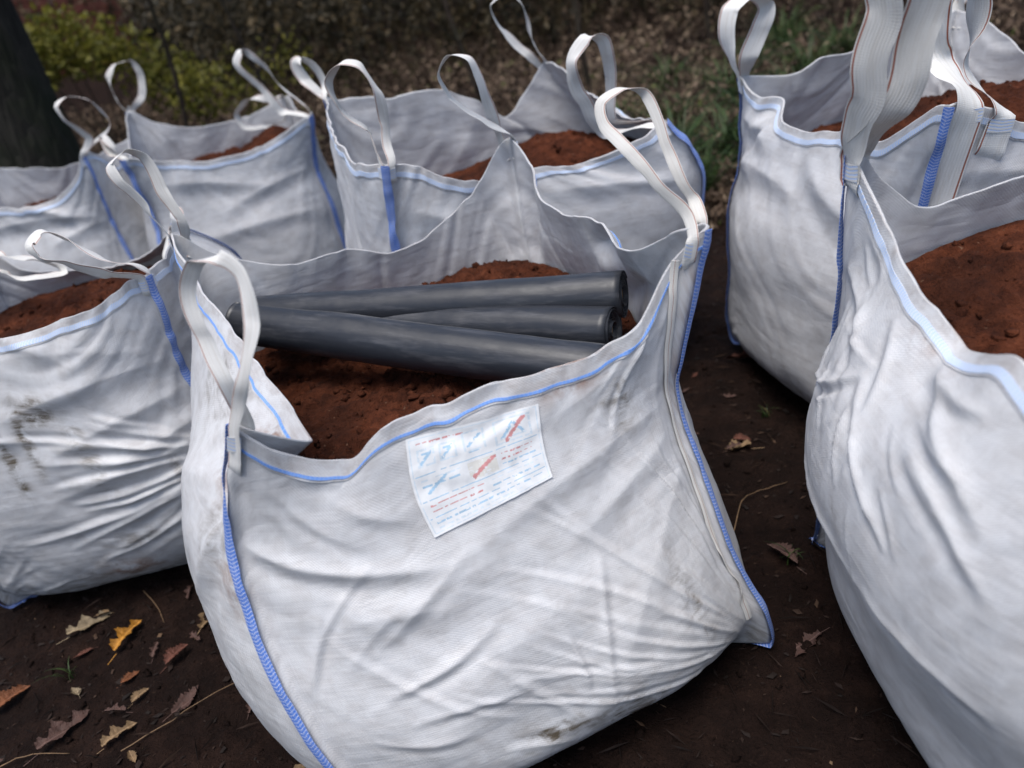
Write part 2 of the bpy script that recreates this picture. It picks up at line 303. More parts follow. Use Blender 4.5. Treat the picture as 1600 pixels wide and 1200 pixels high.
# ------------------------------------------------------------------ the bulk bags: measured rings, rims and lifting loops (metres, local to each bag's base)
BAGS = {
 'A': dict(base=(-0.184, 1.600), yaw=12.9,
  rings=[[0, 0, -0.06, 0.46, 0.5, 3.4, 0.14], [0.045, 0, -0.07, 0.54, 0.59, 3.4, 0.14], [0.12, -0.01, -0.075, 0.58, 0.64, 3.1, 0.13], [0.28, -0.04, -0.065, 0.6, 0.625, 2.8, 0.1], [0.46, -0.045, -0.035, 0.58, 0.555, 3.0, 0.05], [0.63, -0.035, -0.01, 0.535, 0.495, 3.6, 0.02]],
  rim=[[0, -0.385, -0.44, 0.865], [0.05, -0.37, -0.46, 0.835], [0.15, -0.307, -0.45, 0.766], [0.24, -0.23, -0.45, 0.739], [0.32, -0.157, -0.45, 0.767], [0.43, -0.06, -0.45, 0.778], [0.58, 0.075, -0.45, 0.777], [0.7, 0.201, -0.45, 0.768], [0.79, 0.281, -0.45, 0.779], [0.88, 0.352, -0.45, 0.822], [0.96, 0.43, -0.45, 0.91], [1.0, 0.475, -0.47, 0.965], [1.1, 0.44, -0.42, 0.938], [1.33, 0.42, -0.22, 0.863], [1.42, 0.47, -0.041, 0.853], [1.6, 0.45, 0.061, 0.86], [1.8, 0.45, 0.282, 0.85], [1.9, 0.45, 0.345, 0.922], [2.0, 0.43, 0.47, 0.985], [2.1, 0.317, 0.45, 0.887], [2.24, 0.213, 0.45, 0.813], [2.36, 0.108, 0.45, 0.777], [2.48, 0.014, 0.45, 0.78], [2.62, -0.104, 0.45, 0.817], [2.76, -0.227, 0.45, 0.823], [2.88, -0.338, 0.45, 0.854], [2.95, -0.419, 0.45, 0.908], [3.0, -0.48, 0.46, 0.97], [3.2, -0.453, 0.254, 0.93], [3.45, -0.398, 0.056, 0.875], [3.7, -0.34, -0.16, 0.825], [3.86, -0.3, -0.311, 0.785], [3.93, -0.286, -0.4, 0.765]],
  straps=[[3.985, 0.015, [[-0.374, -0.438, 0.936], [-0.376, -0.406, 1.017], [-0.372, -0.387, 1.092], [-0.346, -0.403, 1.125], [-0.304, -0.443, 1.133], [-0.282, -0.469, 1.109], [-0.292, -0.487, 1.044], [-0.326, -0.49, 0.979]], 0.09, 0.09, 0.62], [0.985, 1.015, [[0.47, -0.436, 0.976], [0.446, -0.389, 1.028], [0.428, -0.324, 1.078], [0.416, -0.259, 1.124], [0.425, -0.231, 1.162], [0.46, -0.239, 1.176], [0.494, -0.267, 1.159], [0.493, -0.339, 1.081], [0.494, -0.411, 0.994]], 0.06, 0.06, 0.58], [1.985, 2.015, [[0.366, 0.429, 1.054], [0.294, 0.425, 1.138], [0.275, 0.409, 1.199], [0.306, 0.402, 1.234], [0.358, 0.4, 1.216], [0.383, 0.425, 1.117]]], [2.985, 3.015, [[-0.453, 0.442, 1.009], [-0.475, 0.468, 1.101], [-0.486, 0.481, 1.173], [-0.519, 0.488, 1.194], [-0.562, 0.488, 1.175], [-0.554, 0.466, 1.131], [-0.523, 0.448, 1.058]]]]),
 'B': dict(base=(-1.250, 2.250), yaw=2.0,
  rings=[[0, 0, 0.02, 0.43, 0.42, 3.2], [0.045, 0, 0.01, 0.5, 0.47, 3.2], [0.12, 0, 0, 0.54, 0.51, 3], [0.3, 0, 0, 0.55, 0.54, 2.8], [0.5, -0.02, 0, 0.54, 0.53, 3.0], [0.68, -0.02, -0.01, 0.48, 0.485, 3.8]],
  rim=[[0, -0.43, -0.43, 0.9], [0.25, -0.25, -0.45, 0.83], [0.48, 0.018, -0.45, 0.853], [0.65, 0.184, -0.45, 0.864], [0.8, 0.292, -0.45, 0.889], [1.0, 0.41, -0.44, 0.935], [1.12, 0.43, -0.32, 0.93], [1.3, 0.42, -0.18, 0.94], [1.6, 0.34, 0.05, 0.86], [2, 0.27, 0.24, 0.85], [2.3, 0.1, 0.38, 0.76], [2.6, -0.12, 0.42, 0.75], [2.85, -0.32, 0.42, 0.8], [3, -0.43, 0.43, 0.92], [3.5, -0.44, 0, 0.82]],
  straps=[[3.985, 0.015, [[-0.45, -0.46, 1.0], [-0.4, -0.4, 1.1], [-0.36, -0.3, 1.12], [-0.36, -0.3, 1.0]]], [0.985, 1.015, [[0.348, -0.492, 0.963], [0.274, -0.49, 1.002], [0.217, -0.478, 1.028], [0.197, -0.457, 1.058], [0.228, -0.438, 1.081], [0.275, -0.44, 1.051], [0.343, -0.472, 0.998]]], [1.985, 2.015, [[0.3, 0.28, 0.9], [0.31, 0.22, 0.88], [0.28, 0.18, 0.82], [0.24, 0.2, 0.78]]], [2.985, 3.015, [[-0.432, 0.315, 0.9], [-0.252, 0.209, 0.906], [-0.139, 0.155, 0.882], [-0.034, 0.081, 0.847], [-0.091, 0.053, 0.855], [-0.249, 0.159, 0.869]]]]),
 'C': dict(base=(1.130, 0.860), yaw=-5.0,
  rings=[[0, 0, 0, 0.43, 0.43, 3.4], [0.045, 0, 0, 0.5, 0.49, 3.4], [0.12, -0.025, 0, 0.545, 0.53, 3], [0.3, -0.035, 0, 0.57, 0.56, 2.7], [0.48, -0.06, 0, 0.575, 0.55, 2.8], [0.64, -0.05, 0, 0.55, 0.51, 3.0]],
  rim=[[0, -0.45, -0.44, 0.88], [0.5, 0, -0.46, 0.74], [1, 0.45, -0.44, 0.92], [1.5, 0.45, 0, 0.78], [2, 0.45, 0.44, 0.95], [2.25, 0.22, 0.45, 0.9], [2.62, -0.128, 0.46, 0.89], [2.82, -0.318, 0.46, 0.869], [3, -0.455, 0.45, 0.99], [3.1, -0.46, 0.323, 0.92], [3.22, -0.46, 0.255, 0.867], [3.35, -0.46, 0.139, 0.834], [3.46, -0.44, 0.062, 0.785], [3.6, -0.47, -0.122, 0.87], [3.85, -0.46, -0.33, 0.79]],
  straps=[[2.985, 3.015, [[-0.426, 0.374, 1.085], [-0.397, 0.357, 1.222], [-0.387, 0.348, 1.302], [-0.428, 0.344, 1.348], [-0.456, 0.352, 1.315], [-0.461, 0.361, 1.234], [-0.471, 0.38, 1.114]], 0.06, 0.06, 1.1], [1.985, 2.015, [[0.47, 0.44, 1.08], [0.44, 0.46, 1.17], [0.38, 0.48, 1.12], [0.4, 0.46, 1.02]]], [0.985, 1.015, [[0.45, -0.47, 1.05], [0.4, -0.48, 1.14], [0.46, -0.4, 1.15], [0.47, -0.44, 1.03]]], [3.985, 0.015, [[-0.45, -0.42, 0.98], [-0.38, -0.36, 1.06], [-0.32, -0.33, 1.0], [-0.36, -0.38, 0.92]]]]),
 'D': dict(base=(1.390, 2.120), yaw=11.0,
  rings=[[0, 0.0, 0, 0.45, 0.44, 3.2], [0.045, -0.01, 0, 0.515, 0.5, 3.2], [0.12, -0.02, 0, 0.55, 0.53, 2.9], [0.3, -0.02, 0, 0.55, 0.54, 2.6], [0.52, -0.03, 0.02, 0.535, 0.53, 2.7], [0.7, -0.02, 0.02, 0.47, 0.48, 3.2]],
  rim=[[0, -0.4, -0.42, 0.97], [0.12, -0.3, -0.44, 0.93], [0.3, -0.16, -0.44, 0.86], [0.6, 0.1, -0.44, 0.83], [1, 0.43, -0.43, 0.9], [1.5, 0.43, 0, 0.8], [2, 0.42, 0.42, 0.98], [2.3, 0.15, 0.42, 0.93], [2.6, 0.043, 0.43, 0.934], [2.75, -0.079, 0.43, 0.941], [2.9, -0.222, 0.43, 0.915], [3, -0.4, 0.41, 0.955], [3.15, -0.42, 0.28, 0.915], [3.25, -0.38, 0.21, 0.9], [3.32, -0.42, 0.16, 0.86], [3.45, -0.43, 0.04, 0.841], [3.62, -0.43, -0.12, 0.865], [3.8, -0.43, -0.25, 0.86], [3.92, -0.42, -0.36, 0.93]],
  straps=[[0.05, 0.15, [[-0.368, -0.336, 1.062], [-0.376, -0.334, 1.181], [-0.349, -0.34, 1.249], [-0.282, -0.343, 1.218], [-0.272, -0.344, 1.122], [-0.289, -0.341, 1.018]], 0.4, 0.1, 1.25], [2.985, 3.015, [[-0.394, 0.382, 1.009], [-0.355, 0.375, 1.083], [-0.332, 0.37, 1.144], [-0.391, 0.371, 1.18], [-0.453, 0.373, 1.162], [-0.464, 0.375, 1.088], [-0.451, 0.373, 1.013]]], [1.985, 2.015, [[0.43, 0.42, 1.05], [0.46, 0.43, 1.12], [0.5, 0.45, 1.05]]], [0.985, 1.015, [[0.43, -0.44, 1.0], [0.45, -0.5, 1.06], [0.47, -0.45, 1.02]]]]),
 'F': dict(base=(0.060, 2.630), yaw=12.6,
  rings=[[0, 0, 0, 0.43, 0.43, 3.2], [0.045, 0, 0, 0.5, 0.5, 3.2], [0.12, 0.02, 0.03, 0.56, 0.51, 3], [0.3, 0.05, 0.02, 0.61, 0.52, 2.9], [0.5, 0.09, 0.01, 0.625, 0.495, 3.1], [0.7, 0.095, -0.01, 0.6, 0.475, 3.8]],
  rim=[[0, -0.37, -0.45, 1.0], [0.14, -0.279, -0.45, 0.959], [0.34, -0.135, -0.45, 0.882], [0.55, 0.054, -0.45, 0.875], [0.74, 0.215, -0.45, 0.849], [1.0, 0.47, -0.44, 0.89], [1.3, 0.5, -0.12, 0.88], [1.65, 0.48, 0.16, 0.94], [2.0, 0.44, 0.45, 1.015], [2.1, 0.347, 0.45, 0.93], [2.22, 0.251, 0.45, 0.861], [2.34, 0.149, 0.45, 0.952], [2.46, 0.019, 0.45, 1.019], [2.7, -0.203, 0.45, 1.045], [2.88, -0.366, 0.45, 1.081], [3, -0.42, 0.43, 1.09], [3.3, -0.44, 0.15, 1.06], [3.62, -0.46, -0.11, 1.03], [3.85, -0.45, -0.34, 1.0]],
  straps=[[3.985, 0.015, [[-0.388, -0.364, 1.078], [-0.442, -0.342, 1.158], [-0.454, -0.339, 1.222], [-0.414, -0.358, 1.257], [-0.368, -0.379, 1.242], [-0.341, -0.395, 1.173], [-0.342, -0.395, 1.089]]], [0.985, 1.015, [[0.338, -0.311, 0.889], [0.261, -0.335, 1.026], [0.245, -0.352, 1.127], [0.292, -0.362, 1.171], [0.345, -0.364, 1.151], [0.365, -0.338, 1.048], [0.375, -0.319, 0.911]]], [1.985, 2.015, [[0.421, 0.439, 1.081], [0.392, 0.445, 1.234], [0.352, 0.454, 1.282], [0.28, 0.46, 1.261], [0.304, 0.455, 1.174], [0.386, 0.447, 1.065]]], [2.985, 3.015, [[-0.462, 0.482, 1.162], [-0.478, 0.486, 1.225], [-0.453, 0.48, 1.233], [-0.404, 0.47, 1.143]]]]),
 'H': dict(base=(-1.200, 4.120), yaw=14.0,
  rings=[[0, 0, 0, 0.42, 0.42, 3.2], [0.045, 0, 0, 0.48, 0.48, 3.2], [0.12, 0, 0, 0.51, 0.51, 3], [0.3, 0, 0, 0.525, 0.525, 2.8], [0.5, 0, 0, 0.51, 0.51, 2.9], [0.68, 0, 0, 0.465, 0.465, 3.8]],
  rim=[[0, -0.4, -0.44, 0.96], [0.2, -0.223, -0.45, 0.893], [0.45, -0.049, -0.45, 0.853], [0.7, 0.16, -0.45, 0.851], [0.87, 0.293, -0.45, 0.883], [1, 0.44, -0.44, 0.935], [1.3, 0.44, -0.15, 0.9], [1.6, 0.43, 0.2, 0.9], [2, 0.4, 0.43, 0.95], [2.3, 0.18, 0.44, 0.89], [2.6, -0.08, 0.44, 0.9], [2.85, -0.3, 0.44, 0.97], [3, -0.4, 0.42, 1.06], [3.3, -0.43, 0.15, 0.95], [3.7, -0.43, -0.22, 0.9]],
  straps=[[0.985, 1.015, [[0.331, -0.392, 0.979], [0.26, -0.353, 1.114], [0.203, -0.319, 1.215], [0.242, -0.328, 1.256], [0.296, -0.352, 1.212], [0.366, -0.39, 1.078]]], [1.985, 2.015, [[0.365, 0.352, 0.842], [0.25, 0.278, 0.841], [0.14, 0.254, 0.865], [0.124, 0.258, 0.937], [0.205, 0.258, 0.985], [0.332, 0.309, 0.966]]], [2.985, 3.015, [[-0.313, 0.428, 1.119], [-0.274, 0.419, 1.225], [-0.297, 0.425, 1.288], [-0.371, 0.443, 1.294], [-0.443, 0.461, 1.238], [-0.45, 0.463, 1.148]]], [3.985, 0.015, [[-0.42, -0.42, 1.0], [-0.46, -0.38, 1.05], [-0.45, -0.42, 0.98]]]]),
 'I': dict(base=(-2.200, 4.200), yaw=5.0,
  rings=[[0, 0, 0, 0.42, 0.42, 3.2], [0.045, 0, 0, 0.48, 0.48, 3.2], [0.12, 0, 0, 0.51, 0.51, 3], [0.3, 0, 0, 0.525, 0.525, 2.8], [0.5, 0, 0, 0.51, 0.51, 2.9], [0.66, 0, 0, 0.465, 0.465, 3.8]],
  rim=[[0, -0.43, -0.43, 0.95], [0.3, -0.2, -0.45, 0.86], [0.55, 0.05, -0.45, 0.82], [0.75, 0.22, -0.44, 0.82], [0.88, 0.34, -0.44, 0.88], [1, 0.42, -0.43, 0.98], [1.4, 0.43, -0.05, 0.86], [2, 0.42, 0.42, 0.9], [2.5, 0, 0.43, 0.83], [3, -0.42, 0.42, 0.92], [3.5, -0.43, 0, 0.84]],
  straps=[[0.985, 1.015, [[0.484, -0.444, 1.037], [0.423, -0.459, 1.135], [0.414, -0.458, 1.199], [0.482, -0.464, 1.23], [0.561, -0.451, 1.197], [0.595, -0.434, 1.077]]], [3.985, 0.015, [[-0.44, -0.44, 1.03], [-0.3, -0.46, 1.06], [-0.2, -0.45, 0.95], [-0.3, -0.47, 0.9]]], [1.985, 2.015, [[0.43, 0.43, 1.0], [0.46, 0.46, 1.05], [0.44, 0.44, 0.98]]], [2.985, 3.015, [[-0.43, 0.43, 1.0], [-0.38, 0.45, 1.08], [-0.4, 0.43, 0.98]]]]),
}


def crease(S, Zc, u0, z0, u1, z1, amp, w, bend=0.0):
    """a fold from (u0,z0) to (u1,z1) on the unrolled cloth; returns its displacement"""
    ax, ay = u0 * .9, z0; bx, by = u1 * .9, z1
    dx, dy = bx - ax, by - ay; L = math.hypot(dx, dy); ex, ey = dx / L, dy / L
    sx = (S - ax + 1.8) % 3.6 - 1.8
    a = (sx * ex + (Zc - ay) * ey) / L; d = -sx * ey + (Zc - ay) * ex
    d = d - bend * L * 4 * np.clip(a, 0, 1) * (1 - np.clip(a, 0, 1))
    tp = np.clip(a, 0, 1); tap = np.where((a > 0) & (a < 1), np.sin(pi * np.clip(tp, 0, 1)) ** .7, 0)
    q = d / w
    return amp * tap * (np.exp(-np.abs(q) ** 1.35) - .5 * np.exp(-((q + 1.7) / 1.15) ** 2))

class BagShape:
    def __init__(s, spec, nc, nr, seed, folds=(), fans=(), amp=1.0, ears=()):
        s.nc, s.nr = nc, nr
        u = np.arange(nc) * 4.0 / nc; s.u = u
        k = np.floor(u).astype(int) % 4; t = (u - np.floor(u)) * 2 - 1
        qx = np.choose(k, [t, np.ones(nc), -t, -np.ones(nc)]); qy = np.choose(k, [-np.ones(nc), t, np.ones(nc), -t])
        C = []
        def square(uu):
            uu = uu % 4; k = np.floor(uu).astype(int) % 4; t = (uu - np.floor(uu)) * 2 - 1
            return np.choose(k, [t, np.ones(nc), -t, -np.ones(nc)]), np.choose(k, [-np.ones(nc), t, np.ones(nc), -t])
        for (z, cx, cy, hx, hy, n, *tw) in spec['rings']:
            if tw:                                                  # slump: one corner of the full bag creeps sideways
                du = (u + 2) % 4 - 2; qx, qy = square(u + tw[0] * np.where(abs(du) < 1, np.cos(pi / 2 * du) ** 2, 0))
            else: qx, qy = square(u)
            sc = (np.abs(qx) ** n + np.abs(qy) ** n) ** (-1 / n)
            C.append(np.stack([cx + hx * qx * sc, cy + hy * qy * sc, np.full(nc, z)], -1))
        rim = sorted(spec['rim']); T = np.array([r[0] for r in rim]); V = np.array([r[1:] for r in rim])
        R = hermite(u, T, V, per=4.0)
        R[:, 2] += .006 * vnoise(u * 9, 0 * u + seed, seed, 36) + .004 * vnoise(u * 24, 0 * u + 3.3, seed + 5, 96)
        qx, qy = square(u); nrm2 = np.stack([qx, qy], -1); nrm2 /= np.linalg.norm(nrm2, axis=1)[:, None]
        R[:, :2] += nrm2 * (.010 * vnoise(u * 7, 0 * u + .5, seed + 2, 28) + .006 * vnoise(u * 19, 0 * u + .5, seed + 3, 76))[:, None]
        C.append(R); C = np.array(C); qx, qy = square(u)
        seg = np.linalg.norm(np.diff(C, axis=0), axis=2).mean(1); par = np.concatenate([[0], np.cumsum(seg)])
        v = np.linspace(0, 1, nr); v = par[-1] * (v * .85 + .15 * (1 - (1 - v) ** 2))
        P = hermite(v, par, C)                                     # nr x nc x 3
        S = np.broadcast_to(u * .9, (nr, nc)); Zc = P[:, :, 2].copy(); s.Z0 = Zc
        tt = v / par[-1]
        D = .011 * amp * vnoise(S / .30, Zc / .26 + seed, seed, 12) + .0050 * amp * vnoise(S / .12, Zc / .10, seed + 7, 30)
        # slanting drape wrinkles, stronger on the slack cloth above the fill
        sk = vnoise(S / .45 + 3, Zc / .3, seed + 31, 8)
        wr = vnoise(S / .1125 * .5, (Zc + .10 * sk + .25 * np.sin(S * 2 * pi / 3.6 * 4 + seed)) / .045, seed + 11, 16)
        D += amp * (.0016 + .0022 * np.clip((Zc - .45) / .3, 0, 1)) * wr
        n8 = vnoise(S / .045, Zc / .022 + 1.5 * sk, seed + 61, 80); D += amp * .0011 * np.abs(n8) * np.clip(.5 + vnoise(S / .225, Zc / .2, seed + 63, 16), 0, 1.2)
        for (a, b, c, d, e, f, g) in folds: D += crease(S, Zc, a, b, c, d, e, f, g)
        r = np.random.default_rng(seed)
        for (fu, fz, a0, a1, n, l0, l1, am, *ww) in fans:
            for q in range(n):
                an = a0 + (a1 - a0) * (q + r.uniform(.1, .9)) / n; L = r.uniform(l0, l1); st = r.uniform(.05, .20)
                D += crease(S, Zc, fu + cos(an) * st / .9, fz + sin(an) * st, fu + cos(an) * (st + L) / .9, fz + sin(an) * (st + L),
                            am * r.uniform(.4, 1.4), r.uniform(*(ww or (.0055, .012))), r.uniform(-.07, .07))
        for kk in range(4):                                         # the sewn corners stand out as a narrow ridge
            du = (u - kk + 2) % 4 - 2
            D += (.013 * np.exp(-(du * .9 / .014) ** 2))[None, :] * np.clip(tt * 20, 0, 1)[:, None]
        for (eu, amt) in ears:                                      # bottom corner ears of loose cloth
            du = ((u - eu + 2) % 4 - 2) * .9
            D += amt * np.exp(-np.abs(du / .032) ** 1.1)[None, :] * np.exp(-np.abs((Zc - .015) / .07) ** 1.2)
        D *= np.clip(tt / .02, 0, 1)[:, None]
        s.P = P; N = s.normals(); P = P + N * D[:, :, None]
        P[:, :, 2] = np.maximum(P[:, :, 2], 0.0)
        s.P = P; s.N = s.normals(); s.tt = tt
        s.arc = np.concatenate([np.zeros((1, nc)), np.cumsum(np.linalg.norm(np.diff(P, axis=0), axis=2), 0)])
    def normals(s):
        P = s.P
        du = np.roll(P, -1, 1) - np.roll(P, 1, 1); dv = np.gradient(P, axis=0)
        n = np.cross(du, dv); return n / np.maximum(np.linalg.norm(n, axis=2, keepdims=True), 1e-9)
    def at(s, u, row):
        """bilinear sample: point and normal at (u, fractional row)"""
        c = (np.asarray(u, float) % 4) * s.nc / 4; c0 = np.floor(c).astype(int); f = (c - c0)[..., None]
        r = np.clip(np.asarray(row, float), 0, s.nr - 1.001); r0 = np.floor(r).astype(int); g = (r - r0)[..., None]
        out = []
        for A in (s.P, s.N):
            c1 = (c0 + 1) % s.nc; c0_ = c0 % s.nc
            out.append((A[r0, c0_] * (1 - f) + A[r0, c1] * f) * (1 - g) + (A[r0 + 1, c0_] * (1 - f) + A[r0 + 1, c1] * f) * g)
        n = out[1]; return out[0], n / np.linalg.norm(n, axis=-1, keepdims=True)
    def row_z(s, u, z):
        c = int(round((u % 4) * s.nc / 4)) % s.nc
        return float(np.argmax(s.Z0[:, c] >= z)) if s.Z0[-1, c] > z else s.nr - 1.0
    def row_below(s, u, d):
        """row lying d metres of cloth below the rim"""
        c = int(round((u % 4) * s.nc / 4)) % s.nc
        return float(np.interp(s.arc[-1, c] - d, s.arc[:, c], np.arange(s.nr)))

def ribbon(name, pts, side, width, mat, parent, thick=.0024, cup=.0, nx=9, v0=0.0, nrm=None, wmul=None):
    """flat band through pts (n,3) with unit side vectors (n,3)"""
    pts = np.asarray(pts, float); n = len(pts)
    tan = np.gradient(pts, axis=0); tan /= np.maximum(np.linalg.norm(tan, axis=1, keepdims=True), 1e-9)
    side = side - (side * tan).sum(1, keepdims=True) * tan; side /= np.maximum(np.linalg.norm(side, axis=1, keepdims=True), 1e-9)
    nor = np.cross(side, tan)
    if nrm is not None: nor = nrm
    L = np.concatenate([[0], np.cumsum(np.linalg.norm(np.diff(pts, axis=0), axis=1))]) + v0
    x = np.linspace(-.5, .5, nx)
    prof = cup * (1 - (2 * x) ** 2); wm = np.ones(n) if wmul is None else wmul
    V = []; UV = []
    for sgn in (1, -1):
        ed = thick / 2 * np.sqrt(np.clip(1 - (2 * x) ** 8, 0.05, 1))
        V.append(pts[:, None] + side[:, None] * (x * width)[None, :, None] * wm[:, None, None] + nor[:, None] * (prof + sgn * ed)[None, :, None])
        UV.append(np.stack(np.broadcast_arrays((x + .5)[None, :], L[:, None]), -1))
    V = np.stack(V).reshape(-1, 3); UV = np.stack(UV).reshape(-1, 2); m = n * nx
    F = [grid_faces(n, nx, flip=True), grid_faces(n, nx, off=m)]
    r = np.arange(n - 1); cc = np.arange(nx - 1); Q = []
    for c, fl in ((0, 1), (nx - 1, 0)):
        q = np.stack([r * nx + c, (r + 1) * nx + c, m + (r + 1) * nx + c, m + r * nx + c], -1); Q.append(q if not fl else q[:, ::-1])
    for rr, fl in ((0, 0), (n - 1, 1)):
        q = np.stack([rr * nx + cc, rr * nx + cc + 1, m + rr * nx + cc + 1, m + rr * nx + cc], -1); Q.append(q if not fl else q[:, ::-1])
    Q = np.concatenate(Q); uq, inv = np.unique(Q, return_inverse=True)       # hard edges: the narrow sides have their own vertices
    F.append(inv.reshape(Q.shape) + len(V)); V = np.concatenate([V, V[uq]]); UV = np.concatenate([UV, UV[uq]])
    return mesh_obj(name, V, np.concatenate(F), mat, parent, uv=UV)

def lifting_strap(sh, parent, u1, u2, free, width, low1=.055, low2=.055, flat=0.0):
    """webbing loop: its legs are sewn in at the corner (low = metres of leg sewn down below the rim)"""
    def leg(u, low):
        rows = np.linspace(sh.row_below(u, low), sh.nr - 2.0, 7); p, n = sh.at(np.full(7, u), rows)
        q, _ = sh.at(np.full(7, u + .015), rows); q0, _ = sh.at(np.full(7, u - .015), rows); sd = q - q0; sd /= np.linalg.norm(sd, axis=1, keepdims=True)
        off = np.full(7, .0050); off[0] = -.004; return p + n * off[:, None], sd
    p1, s1 = leg(u1, low1); p2, s2 = leg(u2, low2)
    free = np.asarray(free, float); k = len(free)
    diag = s1[-1] - s2[-1]; diag[2] = 0
    if np.linalg.norm(diag) < .3: diag = np.cross(p2[-1] - p1[-1], (0, 0, 1.))
    diag /= np.linalg.norm(diag)
    fs = np.array([(s1[-1] * (1 - a) ** 2 + diag * (1 - (1 - a) ** 2) if a <= 1 else diag * (1 - (a - 1) ** 2) + -s2[-1] * (a - 1) ** 2) for a in np.linspace(.25, 1.75, k)])
    P = np.concatenate([p1, free, p2[::-1]]); Sd = np.concatenate([s1, fs, -s2[::-1]])
    Wd = np.concatenate([np.full(7, .55 + .45 * flat), np.full(k, 1.0), np.full(7, .55 + .45 * flat)])
    T = np.concatenate([[0], np.cumsum(np.linalg.norm(np.diff(P, axis=0), axis=1))])
    t = np.linspace(0, T[-1], 120)
    pt = hermite(t, T, P); sv = hermite(t, T, Sd); fl = np.clip((t - T[6]) / .05, 0, 1) * np.clip((T[-7] - t) / .05, 0, 1)
    hsh = int(abs(P[:, 0].sum()) * 1000)
    pt = pt + fl[:, None] * .005 * np.stack([vnoise(t / .06, 0 * t + q, hsh + q) for q in range(3)], -1); sv = sv + (fl * .35 * vnoise(t / .07, 0 * t, hsh + 9))[:, None] * np.cross(sv, np.gradient(pt, axis=0) / np.maximum(np.linalg.norm(np.gradient(pt, axis=0), axis=1, keepdims=True), 1e-9))
    wd = hermite(t, T, Wd[:, None])[:, 0]
    o = ribbon('lifting_strap', pt, sv, width, STRAP, parent,   .0021, cup=.0006, wmul=wd)
    for u, lw in ((u1, low1), (u2, low2)):                        # stitching that fixes each leg at the hem
        r1 = sh.row_below(u, .010); r0 = sh.row_below(u, .040)
        rows = np.linspace(r0, r1, 6); uu = np.full(6, u); p, n = sh.at(uu, rows); q, _ = sh.at(uu + .02, rows)
        ribbon('box_stitching', p + n * .0078, q - p, width * (.5 + .42 * flat), BARTACK, o, .001)
    return o

